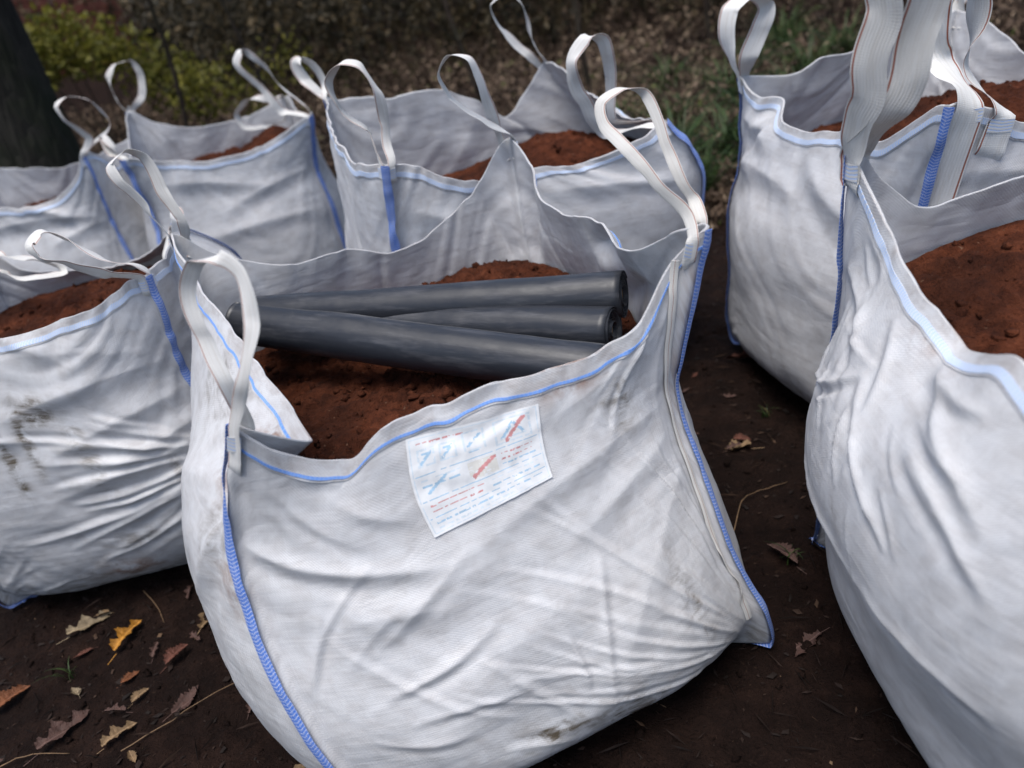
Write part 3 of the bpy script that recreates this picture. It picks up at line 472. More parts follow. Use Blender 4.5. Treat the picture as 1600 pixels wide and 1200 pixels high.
def build_bag(key, name_label, seed, nc=320, nr=120, folds=(), fans=(), ears=(), dirt=(), marks=(), hem='B', amp=1.0, sw=.041, tapes=(), seam_w=.021):
    spec = BAGS[key]
    root = empty('bulk_bag', (*spec['base'], 0.0), radians(spec['yaw']))
    tag(root, name_label, 'bulk bag', 'white bulk bags of soil')
    sh = BagShape(spec, nc, nr, seed, folds, fans, amp, ears)
    # cloth: outside, inside (3 mm in), joined over the rim, and the base
    V = [sh.P.reshape(-1, 3)]; inner0 = int(nr * .45)
    V.append((sh.P[inner0:] - sh.N[inner0:] * .0032).reshape(-1, 3)); n0 = nr * nc
    F = [grid_faces(nr, nc, True), grid_faces(nr - inner0, nc, True, n0, flip=True)]
    c = np.arange(nc); c2 = (c + 1) % nc; top = (nr - 1) * nc; it = n0 + (nr - 1 - inner0) * nc
    F.append(np.stack([top + c, top + c2, it + c2, it + c], -1))
    Vv = np.concatenate(V); ctr = len(Vv); Vv = np.concatenate([Vv, [[0, 0, 0]]])
    faces = np.concatenate(F).tolist() + [[ctr, int(b), int(a)] for a, b in zip(c, c2)]
    S = np.broadcast_to(sh.u * .9, (nr, nc))
    uv = np.stack([S, sh.arc], -1).reshape(-1, 2); uv = np.concatenate([uv, uv.reshape(nr, nc, 2)[inner0:].reshape(-1, 2), [[0, 0]]])
    def paint(blobs, lowdirt=0.0):
        a = np.zeros((nr, nc)) + lowdirt * np.exp(-(sh.Z0 / .10) ** 2)
        for (bu, bz, ru, rz, st) in blobs:
            du = ((sh.u - bu + 2) % 4 - 2)[None, :] * .9
            a += st * np.exp(-(du / ru) ** 2 - ((sh.Z0 - bz) / rz) ** 2)
        return np.concatenate([a.ravel(), a[inner0:].ravel(), [0]])
    mesh_obj('fabric_body', Vv, faces, FABRIC, root, uv=uv, attrs={'dirt': paint(dirt, .9) + .18, 'soil_mark': paint(marks) + .05})
    # hem: a folded band round the mouth with its stitching
    rows_d = (.0, .010, .024, .038)
    for (nm, ds, off, m) in (('hem', (.040, .034, .022, .010, .002), .0020, FABRIC),
                             ('hem_stitching', (.036, .0305) if hem == 'A' else (.036, .029, .022), .0032, HEM_A if hem == 'A' else HEM_B)):
        A = []; ar = sh.arc
        for d in ds:
            rows = np.array([np.interp(ar[-1, j] - d, ar[:, j], np.arange(nr)) for j in range(nc)])
            p, n = sh.at(sh.u, rows); A.append(p + n * off)
        A = np.array(A); k = len(ds)
        B_ = A - np.stack([sh.N[-1]] * k) * .004
        V2 = np.concatenate([A.reshape(-1, 3), A[0], B_[0], A[-1], B_[-1]]); o4 = k * nc     # face of the band, then its two turned edges
        F2 = [grid_faces(k, nc, True), np.stack([o4 + nc + c, o4 + nc + c2, o4 + c2, o4 + c], -1), np.stack([o4 + 2 * nc + c, o4 + 2 * nc + c2, o4 + 3 * nc + c2, o4 + 3 * nc + c], -1)]
        L = sh.u * .9
        if nm == 'hem': U = np.stack([np.broadcast_to(L + .37, (k, nc)), np.broadcast_to(-np.array(ds)[:, None], (k, nc))], -1)
        else: U = np.stack([np.broadcast_to(np.linspace(0, 1, k)[:, None], (k, nc)), np.broadcast_to(L, (k, nc))], -1)
        at = {'dirt': np.full(len(V2), .30), 'soil_mark': np.full(len(V2), .16)} if nm == 'hem' else None
        mesh_obj(nm, V2, np.concatenate(F2), m, root, uv=np.concatenate([U.reshape(-1, 2), U[0], U[0], U[-1], U[-1]]), attrs=at)
    # overlocked corner seams
    for kk in range(4):
        rows = np.linspace(1, nr - 1.5, nr); uu = np.full(nr, float(kk)); p, n = sh.at(uu, rows)
        a, _ = sh.at(uu - .012, rows); b, _ = sh.at(uu + .012, rows)
        wv = .0012 * np.sin(np.arange(nr) * 1.9)
        ribbon('corner_seam', p + n * .0045, b - a, seam_w, SEAM, root, .002, cup=.0015, nx=7, wmul=1 + .14 * vnoise(np.arange(nr) / 7.0, 0 * wv, seed + kk))
    for (eu, _) in ears[:1]:                                        # overlocked bottom edge running into the loose corner ear
        uu = np.linspace(eu - .11, eu + .07, 40); rows = np.array([sh.row_z(q, .022) + .5 for q in uu]); p, n = sh.at(uu, rows); q, _n = sh.at(uu, rows + 3)
        ribbon('bottom_seam', p + n * .004, q - p, .026, SEAM, root, .002, cup=.001, nx=5)
    for (tu, z1) in tapes:                                          # webbing sewn flat beside the corner seam
        rows = np.linspace(sh.row_z(tu, z1), nr - 2.0, 90); uu = np.full(90, tu); p, n = sh.at(uu, rows); q, _ = sh.at(uu + .01, rows)
        ribbon('seam_tape', p + n * .0045, q - p, .015, TAPE, root, .0016, cup=.0008)
    for (u1, u2, free, *ex) in spec['straps']:
        lifting_strap(sh, root, u1, u2, free, sw * (ex[2] if ex else 1), *(ex[:2] if ex else ()), flat=float(bool(ex)))
    return root, sh

def soil_heap(root, sh, zfun, label, seed, clods=260):
    """fill of a bag: from the inner wall to the middle, lumpy, with loose clods"""
    nc, nr = sh.nc, sh.nr
    zr = zfun(sh.P[:, :, 0], sh.P[:, :, 1]); ok = (sh.Z0 <= zr); row = np.array([int(np.max(np.nonzero(ok[:, j])[0])) for j in range(nc)])
    c0 = sh.P[int(nr * .6), :, :2].mean(0); W = np.empty((nc, 3)); rad = np.linalg.norm(sh.P[:, :, :2] - c0, axis=2); k5 = int(.05 * nr)
    for j in range(nc):                                             # keep clear of the deepest inward fold near the fill line
        lo = rad[max(0, row[j] - k5):row[j] + 2, j].min() / rad[row[j], j]
        W[j, :2] = c0 + (sh.P[row[j], j, :2] - c0) * (lo - .018); W[j, 2] = sh.P[row[j], j, 2]
    step = 2 if nc > 500 else 1; W = W[::step]; m = len(W)
    cen = W[:, :2].mean(0); T = np.concatenate([np.linspace(.0, .9, 64)[1:], np.linspace(.91, 1, 10)])
    XY = cen + (W[:, None, :2] - cen) * T[None, :, None]
    x, y = XY[..., 0], XY[..., 1]
    lum = .020 * fbm(x * 8, y * 8, seed, 3, .6) + .016 * np.abs(vnoise(x * 24, y * 24, seed + 3)) + .010 * np.abs(vnoise(x * 55, y * 55, seed + 5)) + .005 * np.abs(vnoise(x * 110, y * 110, seed + 6)) - .008
    z = zfun(x, y) + lum * np.clip((1 - T) / .06, .25, 1)[None, :]
    V = np.concatenate([np.stack([x, y, z], -1).transpose(1, 0, 2).reshape(-1, 3), [[*cen, float(zfun(cen[0], cen[1]))]]])
    F = grid_faces(len(T), m, True, flip=True).tolist(); F = [f[::-1] for f in F]
    F += [[len(V) - 1, j, (j + 1) % m] for j in range(m)]
    # skirt below the surface so that it is a body, not a sheet
    lip = np.stack([cen[0] + (W[:, 0] - cen[0]) * .955, cen[1] + (W[:, 1] - cen[1]) * .955, z[:, -1] - .010], -1); l0 = len(V); V = np.concatenate([V, lip])
    b0 = len(V); bot = np.stack([cen[0] + (W[:, 0] - cen[0]) * .90, cen[1] + (W[:, 1] - cen[1]) * .90, z[:, -1] - .10], -1); V = np.concatenate([V, bot, [[*cen, float(bot[:, 2].mean())]]])
    lr = (len(T) - 1) * m
    F += [[lr + (j + 1) % m, lr + j, l0 + j, l0 + (j + 1) % m] for j in range(m)] + [[l0 + (j + 1) % m, l0 + j, b0 + j, b0 + (j + 1) % m] for j in range(m)]
    F += [[b0 + (j + 1) % m, b0 + j, b0 + m] for j in range(m)]
    r = np.random.default_rng(seed + 99)
    vv = [V]; k = len(V)
    ico = np.array([[0, 0, 1], [.89, 0, .45], [.28, .85, .45], [-.72, .53, .45], [-.72, -.53, .45], [.28, -.85, .45], [.72, .53, -.45], [-.28, .85, -.45], [-.89, 0, -.45], [-.28, -.85, -.45], [.72, -.53, -.45], [0, 0, -1]])
    icf = [[0,1,2],[0,2,3],[0,3,4],[0,4,5],[0,5,1],[1,6,2],[2,7,3],[3,8,4],[4,9,5],[5,10,1],[6,7,2],[7,8,3],[8,9,4],[9,10,5],[10,6,1],[11,7,6],[11,8,7],[11,9,8],[11,10,9],[11,6,10]]
    for q in range(clods):
        j = r.integers(m); t = math.sqrt(r.uniform(.0, .93)); px, py = cen + (W[j, :2] - cen) * t
        i = int(np.argmin(abs(T - t))); zz = z[j, i]
        sz = .0022 + .013 * r.random() ** 5.0
        vv.append(ico * sz * r.uniform(.5, 1.35, (12, 1)) * r.uniform(.6, 1.3, 3) + [px, py, zz + sz * .2]); F += [[a + k for a in f] for f in icf]; k += 12
    o = mesh_obj('soil_heap', np.concatenate(vv), F, SOIL)
    o.location = root.location; o.rotation_euler = root.rotation_euler
    tag(o, label, 'soil', 'soil filling the bulk bags')
    return o

FOLDS = {
 'A': [(.02, .63, .40, .515, .012, .016, -.03), (.40, .50, .95, .62, .006, .022, .05), (.06, .70, .5, .62, .004, .03, -.06),
       (.10, .40, .60, .50, .006, .040, .06), (.22, .26, .72, .42, .006, .035, .05), (.18, .47, .40, .44, .007, .025, .05),
       (.55, .20, .95, .50, .006, .030, .04), (.62, .68, .95, .80, .006, .03, -.05),
       (.60, .46, .92, .56, .006, .022, .03), (.30, .12, .70, .22, .006, .035, .03), (.12, .20, .5, .30, .005, .04, .04),
       (3.55, .62, 3.95, .70, .012, .03, .05), (3.7, .45, 3.97, .72, .010, .022, -.05), (3.85, .78, 3.97, .60, .010, .014, .04),
       (1.2, .8, 1.45, .62, .03, .04, .1), (1.35, .82, 1.55, .78, .03, .03, .0), (2.1, .9, 2.06, .62, .02, .03, .0), (1.9, .93, 1.95, .62, .02, .03, .0), (2.5, .78, 2.48, .6, .008, .012, 0)],
 'B': [(.35, .80, .95, .72, 0.0072, .03, .05), (.40, .64, .98, .70, 0.0094, .028, .05), (.50, .52, .99, .60, 0.0108, .025, .06), (.45, .40, .99, .46, 0.0094, .022, .05),
       (.60, .46, .99, .52, 0.0086, .018, .03), (.55, .30, .99, .33, 0.0086, .022, .05), (.62, .24, .98, .26, 0.0065, .016, .04), (.2, .55, .6, .62, 0.0072, .03, .05), (.1, .75, .4, .68, 0.0072, .025, -.04),
       (.7, .38, .99, .39, 0.0072, .013, .05), (.3, .9, .72, .72, 0.0065, .02, .05)],
 'C': [(3.03, .80, 3.32, .70, .010, .014, .04), (3.12, .60, 3.34, .71, .012, .008, -.10), (3.33, .71, 3.62, .56, .012, .009, -.05), (3.30, .79, 3.42, .66, .010, .009, .05), (3.42, .76, 3.75, .68, .013, .014, .06),
       (3.14, .47, 3.58, .43, .010, .013, -.08), (3.52, .43, 3.85, .46, .009, .014, .05), (3.44, .62, 3.56, .57, .009, .007, .0), (3.05, .70, 3.2, .55, .009, .010, .05), (3.45, .74, 3.62, .80, .010, .009, .0), (3.55, .70, 3.8, .62, .010, .012, .05), (3.2, .66, 3.3, .56, .008, .007, .04), (3.36, .68, 3.44, .54, .008, .007, -.05)],
 'D': [(3.05, .84, 3.35, .76, .018, .03, .08), (3.1, .70, 3.6, .66, .014, .035, .08), (3.3, .84, 3.18, .70, .016, .02, .05), (3.5, .8, 3.9, .62, .012, .03, -.05), (.05, .8, .5, .7, .01, .03, .05)],
 'F': [(.05, .86, .5, .62, .011, .03, .06), (.5, .8, .95, .68, .009, .03, .05), (1.1, .8, 1.6, .7, .012, .03, .05), (2.2, .86, 2.3, .66, .016, .03, 0), (.02, .7, .4, .5, .010, .03, .05)],
 'H': [(.1, .8, .7, .66, .009, .03, .05), (.4, .6, .95, .7, .009, .03, .05), (.2, .5, .9, .5, .009, .03, .04)],
 'I': [(.5, .8, .8, .7, .018, .025, .08), (.3, .74, .95, .68, .014, .03, .05), (.6, .6, .98, .66, .012, .03, .05)],
}
bagA, shA = build_bag('A', 'white woven bulk bag with printed label, holding soil and three black rolls', 11, 800, 260, FOLDS['A'],
    fans=[(1.0, .03, radians(96), radians(158), 34, .25, .62, .0040, .0035, .0075), (.5, .1, radians(60), radians(160), 6, .1, .35, .005), (0.0, .30, radians(-15), radians(60), 8, .12, .30, .004), (1.0, .92, radians(190), radians(262), 7, .1, .3, .004), (0.02, .80, radians(-60), radians(10), 7, .08, .22, .004), (2.0, .02, radians(20), radians(160), 8, .1, .3, .004)],
    ears=[(1.0, .13), (0, .03), (2, .03), (3, .03)],
    dirt=[(.80, .67, .035, .05, 1.1), (.57, .10, .055, .06, 2.4), (.42, .17, .06, .025, 1.5), (.80, .27, .02, .08, .9), (3.9, .62, .05, .05, .7), (3.6, .78, .12, .05, .5)],
    marks=[(.70, .755, .06, .03, 1.6), (3.88, .73, .06, .04, 1.3), (3.95, .55, .04, .06, .6), (1.0, .7, .02, .25, .4)], hem='A', amp=.75, tapes=[(.962, .12)])
bagB, shB = build_bag('B', 'white bulk bag with smudged front and a flopped strap, left of the labelled bag', 23, 560, 200, FOLDS['B'],
    fans=[(1.0, .40, radians(140), radians(215), 24, .15, .45, .0065), (0.0, .02, radians(10), radians(80), 10, .1, .3, .004)], ears=[(0, .05), (1, .03)],
    dirt=[(.55, .66, .03, .03, 2.4), (.50, .60, .012, .08, 1.8), (.44, .54, .012, .08, 2.0), (.62, .52, .02, .1, 1.0), (.80, .36, .012, .06, 1.5), (.62, .24, .08, .03, .6), (.5, .14, .06, .05, .5)], marks=[(.55, .12, .06, .04, .9)])
bagC, shC = build_bag('C', 'white bulk bag cut off by the right edge, crumpled below its mouth, nearest the viewer', 37, 640, 220, FOLDS['C'],
    fans=[(3.42, .72, radians(170), radians(370), 14, .08, .22, .0045, .004, .009), (3.0, .92, radians(-85), radians(-15), 8, .1, .3, .004, .005, .010)], ears=[(3, .25), (0, .03)], seam_w=.030,
    dirt=[(3.45, .5, .03, .02, .5)], marks=[(3.42, .79, .05, .02, .8)], sw=.055, amp=.6)
bagD, shD = build_bag('D', 'white bulk bag behind the right-hand bag, upright strap loop at its far corner', 41, 360, 140, FOLDS['D'],
    fans=[(3.0, .02, radians(20), radians(90), 6, .1, .25, .004)], ears=[(3, .06), (0, .03)], sw=.056)
bagF, shF = build_bag('F', 'white bulk bag directly behind the labelled bag, with four raised strap loops', 53, 360, 140, FOLDS['F'], ears=[(0, .03), (1, .03)], seam_w=.027)
bagH, shH = build_bag('H', 'white bulk bag at the back left with broad blue corner seam', 67, 280, 120, FOLDS['H'], ears=[(1, .03)], seam_w=.034)
bagI, shI = build_bag('I', 'white bulk bag at the far left back, with slumped mouth, beside the tree trunk', 79, 280, 120, FOLDS['I'])

G2 = lambda x, y, cx, cy, sx, sy: np.exp(-((x - cx) / sx) ** 2 - ((y - cy) / sy) ** 2)
soil_heap(bagA, shA, lambda x, y: .615 + .05 * G2(x, y, .26, .36, .22, .2) + .035 * G2(x, y, -.1, -.2, .3, .2) + .03 * G2(x, y, .45, -.1, .25, .3), 'red-brown soil under the black rolls in the labelled bag', 101, 900)
soil_heap(bagB, shB, lambda x, y: .685 + .05 * G2(x, y, .05, .1, .3, .3), 'red-brown soil in the smudged bag at the left', 102, 500)
soil_heap(bagC, shC, lambda x, y: .70 + .10 * G2(x, y, -.05, .40, .35, .28) + .03 * G2(x, y, .1, -.1, .3, .3) - .02 * G2(x, y, -.5, -.1, .2, .3), 'dark red-brown soil in the nearest bag at the right edge', 103, 700)
soil_heap(bagD, shD, lambda x, y: .69 + .13 * G2(x, y, .22, .02, .26, .3), 'red-brown soil in the bag behind the right-hand one', 104, 160)
soil_heap(bagF, shF, lambda x, y: .70 + .085 * G2(x, y, .34, .22, .22, .25), 'red-brown soil in the bag directly behind the labelled one', 105, 160)
soil_heap(bagH, shH, lambda x, y: .735 + .10 * G2(x, y, .27, .15, .14, .2) + .06 * G2(x, y, -.15, -.05, .16, .2), 'red-brown soil in the back left bag with broad blue seam', 106, 120)
soil_heap(bagI, shI, lambda x, y: .67 + .03 * G2(x, y, 0, 0, .3, .3), 'red-brown soil in the far left back bag', 107, 60)

# ------------------------------------------------------------------ printed label on the main bag
def build_label():
    nx, ny = 120, 96
    img = np.zeros((ny, nx), int)                                   # 0 white, 1 blue, 2 pale blue, 3 red, 4 pale grey-beige
    def box(x0, y0, x1, y1, c): img[int(y0):int(y1), int(x0):int(x1)] = c
    def line(x0, y0, x1, y1, c, w=1.0):
        for t in np.linspace(0, 1, 260):
            x, y = x0 + (x1 - x0) * t, y0 + (y1 - y0) * t
            box(max(0, x - w / 2 + .5), max(0, y - w / 2 + .5), x + w / 2 + .5, y + w / 2 + .5, c)
    r = random.Random(4)
    def text(x0, x1, y, h, c):                                      # small print, too worn to read: broken bars
        x = x0
        while x < x1 - 2:
            wd = r.uniform(3, 11); box(x, y + (h > 2), min(x1, x + wd), y + h - (r.random() < .5), c); x += wd + r.uniform(1, 3)
    box(2, 2, 118, 3, 2); box(2, 93, 118, 94, 2); box(2, 2, 3, 94, 2); box(117, 2, 118, 94, 2)
    text(8, 52, 6, 3, 3)                                            # top row, red small print
    for (x, c) in ((8, 2), (28, 2)):                                # worn pictogram frames
        box(x, 13, x + 16, 30, c); box(x + 2, 15, x + 14, 28, 0); line(x + 3, 27, x + 12, 17, 1, 2); line(x + 5, 18, x + 10, 18, 1, 2)
    box(50, 8, 70, 30, 2); box(52, 10, 68, 28, 0); line(54, 24, 66, 14, 1, 2); text(54, 64, 30, 2, 1)
    box(78, 6, 112, 34, 2); box(80, 8, 110, 32, 0); line(84, 28, 96, 12, 1, 2); line(96, 12, 106, 28, 1, 2); line(84, 28, 106, 28, 2, 2); line(106, 9, 88, 31, 3, 3)
    box(4, 37, 116, 38, 1)
    text(8, 44, 41, 3, 2); text(8, 44, 47, 3, 1); line(12, 56, 30, 44, 1, 2)
    box(50, 41, 76, 60, 4); line(52, 58, 74, 43, 3, 3); text(80, 112, 42, 3, 3); text(80, 112, 48, 3, 3); text(80, 112, 54, 3, 1)
    box(4, 62, 116, 63, 1)
    text(8, 60, 66, 3, 3); text(8, 56, 72, 3, 3); text(66, 112, 66, 3, 2); text(66, 112, 72, 3, 1)
    box(4, 79, 116, 80, 1); text(8, 112, 83, 3, 1); text(8, 90, 88, 3, 2)
    for _ in range(520):                                            # worn spots
        x, y = r.randrange(nx), r.randrange(ny); img[y:y + r.randint(1, 2), x:x + r.randint(1, 3)] = 0
    # conform to the cloth: corners as (local x, z) on the front face
    c00, c10, c11, c01 = (np.array(p) for p in LABEL_CORNERS)
    s = np.linspace(0, 1, nx + 1)[None, :, None]; t = np.linspace(0, 1, ny + 1)[:, None, None]
    q = (c00 * (1 - s) + c10 * s) * (1 - t) + (c01 * (1 - s) + c11 * s) * t
    U = q[..., 0]; Zq = q[..., 1]
    rows = np.empty_like(U)
    cols = np.round(U * shA.nc / 4).astype(int) % shA.nc
    for j in np.unique(cols):
        m = cols == j; rows[m] = np.interp(Zq[m], shA.Z0[:, j], np.arange(shA.nr))
    P, N = shA.at(U, rows)
    edge = np.minimum(np.minimum(s[..., 0], 1 - s[..., 0]), np.minimum(t[..., 0], 1 - t[..., 0]))
    P = P + N * (.0038 + .0012 * vnoise(U * 60, Zq * 40, 3))[..., None]
    V = np.concatenate([P.reshape(-1, 3), (P - N * .001).reshape(-1, 3)]); k = (nx + 1) * (ny + 1)
    F = np.concatenate([grid_faces(ny + 1, nx + 1, flip=True), grid_faces(ny + 1, nx + 1, off=k)])
    fm = np.concatenate([img.ravel(), np.zeros(nx * ny, int)])
    mats = [mat_plain('label_white', (.73, .745, .76), .38, .06, 60), mat_plain('label_blue', (.36, .53, .68), .45, .2, 60), mat_plain('label_pale_blue', (.60, .68, .745), .45, .15, 60),
            mat_plain('label_red', (.58, .27, .27), .45, .25, 60), mat_plain('label_beige', (.66, .65, .61), .45, .1, 60)]
    o = mesh_obj('label', V, F, mats, bagA, fmat=fm)
    o['label'] = 'worn printed safety label with blue and red print'
LABEL_CORNERS = [(.368, .738), (.632, .722), (.625, .592), (.395, .566)]
build_label()

# ------------------------------------------------------------------ the three black rolls
def roll(a, b, rad, label, seed, sag=0.0):
    a = np.array(a); b = np.array(b); ax = b - a; L = np.linalg.norm(ax); ax /= L
    e1 = np.cross(ax, (0, 0, 1.)); e1 /= np.linalg.norm(e1); e2 = np.cross(e1, ax)
    root = empty('membrane_roll', tuple((a + b) / 2)); tag(root, label, 'roll', 'black rolls laid across the soil')
    turns, npt = 7, 34
    r = np.random.default_rng(seed)
    # one sheet wound from the core out: spiral section swept along the axis
    th = np.linspace(0, turns * 2 * pi, turns * npt + 1); core = rad * .34
    rr = core + (rad - core) * th / th[-1]
    t = np.linspace(0, 1, 60)
    jag = np.interp(th, np.linspace(0, th[-1], 14), r.uniform(-.006, .006, 14))     # layers end unevenly
    T, TH = np.meshgrid(t, th, indexing='ij')
    rad_ = rr[None, :] * (1 + .035 * vnoise(T * 6, TH / 1.3 + seed, seed) * (TH > th[-1] - 2 * pi) + .012 * vnoise(T * 22, TH / 2.1, seed + 4))
    ang = TH + .25 * vnoise(T * 2.3, T * 0, seed + 8) + seed
    s = (T - .5) * (L + 2 * jag[None, :])
    sg = -sag * (1 - (2 * T - 1) ** 2)
    P = ax * s[..., None] + e1 * (np.cos(ang) * rad_)[..., None] + e2 * (np.sin(ang) * rad_ + sg)[..., None]
    nrm = e1 * np.cos(ang)[..., None] + e2 * np.sin(ang)[..., None]
    n, m = T.shape; V = np.concatenate([P.reshape(-1, 3), (P - nrm * .0014).reshape(-1, 3)])
    k = n * m; F = [grid_faces(n, m), grid_faces(n, m, off=k, flip=True)]
    c = np.arange(m - 1)
    for rw in (0, n - 1):
        q = np.stack([rw * m + c, rw * m + c + 1, k + rw * m + c + 1, k + rw * m + c], -1); F.append(q)
    q = np.arange(n - 1)
    for cc in (0, m - 1): F.append(np.stack([q * m + cc, (q + 1) * m + cc, k + (q + 1) * m + cc, k + q * m + cc], -1))
    uv = np.stack([T * L, TH * rad], -1).reshape(-1, 2)
    mesh_obj('wound_sheet', V, np.concatenate(F), ROLL_M, root, uv=np.concatenate([uv, uv]))
    # cardboard core tube
    A = np.linspace(0, 2 * pi, 25)[:-1]; V = []; ro, ri = core - .002, core - .006
    for (sx, rd) in ((-.5, ro), (.5, ro), (.5, ri), (-.5, ri)):
        V.append(ax * (sx * (L - .012)) + (e1[None] * np.cos(A)[:, None] + e2[None] * np.sin(A)[:, None]) * rd + e2 * 0)
    V = np.array(V); nA = 24; F = []
    for q0 in range(4):
        q1 = (q0 + 1) % 4
        F += [[q0 * nA + j, q0 * nA + (j + 1) % nA, q1 * nA + (j + 1) % nA, q1 * nA + j] for j in range(nA)]
    mesh_obj('core_tube', V.reshape(-1, 3), F, mat_plain('cardboard', (.30, .20, .11), .85, .25, 40), root)
    return root
roll((-0.603, 1.840, 0.750), (0.276, 1.457, 0.765), .052, 'black roll lying at the back of the labelled bag, topmost at its right end', 3)
roll((-0.633, 1.896, 0.720), (0.230, 1.383, 0.725), .052, 'middle one of the three black rolls in the labelled bag', 5)
roll((-0.620, 1.735, 0.785), (0.188, 1.258, 0.705), .054, 'foremost black roll in the labelled bag, its left end by the strap loop', 8)


# ------------------------------------------------------------------ background woodland edge
def leaf_quads(r, c0, size, tones):
    """diamond leaves at points c0 (n,3)"""
    n = len(c0); d = r.normal(size=(n, 3)); d /= np.linalg.norm(d, axis=1, keepdims=True)
    e = np.cross(d, r.normal(size=(n, 3))); e /= np.linalg.norm(e, axis=1, keepdims=True)
    bend = np.cross(d, e) * (size * r.uniform(-.5, .5, n))[:, None]; s_ = size[:, None]
    V = np.stack([c0, c0 + d * s_ + e * s_ * .45 + bend, c0 + d * s_ * 2.1, c0 + d * s_ - e * s_ * .45 + bend], 1).reshape(-1, 3)
    F = np.arange(n * 4).reshape(n, 4)
    return V, F, np.repeat(tones, 4)

def blades(x, y, h, wid, name, mat, label, cat, kind=None, lean=.5, seg=3, seed=1, tone=None, leafy=0, leaf=(.015, .045)):
    """many curved tapering blades / stems joined in one mesh"""
    r = np.random.default_rng(seed); n = len(x)
    a = r.uniform(0, 2 * pi, n); l = lean * h * r.uniform(.2, 1.3, n); z0 = ground_z(x, y)
    b = a + pi / 2 + r.uniform(-.6, .6, n); w0 = wid * r.uniform(.5, 1.4, n)
    def pos(i, t): return np.stack([x[i] + np.cos(a[i]) * l[i] * t * t, y[i] + np.sin(a[i]) * l[i] * t * t, z0[i] + h[i] * (t - .35 * lean * t * t)], -1)
    idx = np.arange(n); rows = []
    for k in range(seg + 1):
        t = k / seg; p = pos(idx, t); wv = np.stack([np.cos(b) * w0, np.sin(b) * w0, 0 * b], -1) * (1 - .9 * t)
        rows += [p - wv, p + wv]
    V = np.stack(rows, 1).reshape(-1, 3); m = 2 * (seg + 1)
    F = np.concatenate([idx[:, None] * m + np.array([[2 * k, 2 * k + 1, 2 * k + 3, 2 * k + 2]]) for k in range(seg)])
    Tn = np.repeat(tone, m)
    if leafy:
        i = np.repeat(idx, leafy); t = r.uniform(.25, 1, len(i))
        V2, F2, T2 = leaf_quads(r, pos(i, t), r.uniform(*leaf, len(i)), np.clip(tone[i] + r.uniform(-.2, .2, len(i)), 0, 1))
        F = np.concatenate([F, F2 + len(V)]); V = np.concatenate([V, V2]); Tn = np.concatenate([Tn, T2])
    o = mesh_obj(name, V, F, mat, attrs={'tone': Tn}, smooth=False)
    return tag(o, label, cat, kind=kind)

DRY = mat_blades('dry_stems', [(0, (.020, .013, .009)), (.35, (.072, .046, .031)), (.7, (.155, .108, .073)), (.93, (.31, .235, .165)), (1, (.07, .08, .02))], .75, .1)
GREEN = mat_blades('grass_green', [(0, (.014, .024, .008)), (.5, (.034, .062, .018)), (.85, (.07, .11, .03)), (1, (.13, .11, .05))], .5, .25)
LIME = mat_blades('yellow_green_leaves', [(0, (.05, .055, .012)), (.5, (.14, .138, .020)), (1, (.28, .25, .045))], .5, .35)
DARKLEAF = mat_blades('dark_leaves', [(0, (.012, .011, .007)), (.5, (.045, .036, .018)), (.8, (.085, .062, .030)), (1, (.14, .10, .05))], .6, .2)

def undergrowth():
    # dry stems near the bags, a darker thicket beyond
    r = np.random.default_rng(3); x = r.uniform(-9, 7.5, 42000); y = 3.7 + 8.5 * r.random(42000) ** 1.35
    clear = ((x > -3.2) & (x < -.4) & (y < 5.0)) | ((x > .62) & (y < 3.7)); x, y = x[~clear][:34000], y[~clear][:34000]
    h = r.uniform(.05, .40, len(x)) * (1 + 1.3 * np.maximum(0, fbm(x * .8, y * .8, 44, 2))) * np.clip(.3 + (y - 3.6) * .4, 0, 1)
    tone = np.clip(r.beta(1.7, 1.9, len(x)) + .18 * fbm(x * .9, y * .9, 71, 2), 0, .97)
    blades(x, y, h, .0038, 'undergrowth', DRY, 'tangle of dry brown stems and dead leaves behind the bags', 'undergrowth', 'stuff', .95, 3, 3, tone, 3)
    x = r.uniform(-17, 14, 9000); y = 9.5 + 7 * r.random(9000); gap = (x / y > -.48) & (x / y < -.33) & (y < 15.9); x, y = x[~gap][:7000], y[~gap][:7000]
    blades(x, y, r.uniform(.5, 2.8, 7000), .007, 'thicket', DARKLEAF, 'dark leafless thicket at the back of the wood', 'thicket', 'stuff', .5, 3, 5, r.beta(1.6, 1.8, 7000), 18, (.03, .07))
undergrowth()

def tuft(x, y, n, h, seed, label, mat=GREEN):
    r = np.random.default_rng(seed); V = []; F = []; Tn = []; k = 0
    for q in range(n):
        a = r.uniform(0, 2 * pi); ox, oy = r.normal(0, min(.035, h * .12), 2); hh = h * r.uniform(.6, 1.45); l = hh * r.uniform(.3, 1.1); w0 = min(1, h * 5) * r.uniform(.004, .009); tn = r.beta(2, 2.2)
        for i in range(6):
            t = i / 5; rr_ = l * t ** 1.7; zz = hh * (1.25 * t - .62 * t ** 2.6)
            wx, wy = -sin(a) * w0 * (1 - t ** 2 * .95), cos(a) * w0 * (1 - t ** 2 * .95)
            px, py = ox + cos(a) * rr_, oy + sin(a) * rr_
            V += [(px - wx, py - wy, zz), (px + wx, py + wy, zz)]; Tn += [tn, tn]
            if i: F.append([k + 2 * i - 2, k + 2 * i - 1, k + 2 * i + 1, k + 2 * i])
        k += 12
    o = mesh_obj('grass_tuft', V, F, mat, attrs={'tone': Tn}, smooth=False); o.location = (x, y, gz(x, y))
    return tag(o, label, 'grass', 'tiny green sprigs on the bare earth' if h < .1 else 'grass tufts between the back bag and the right-hand bags')
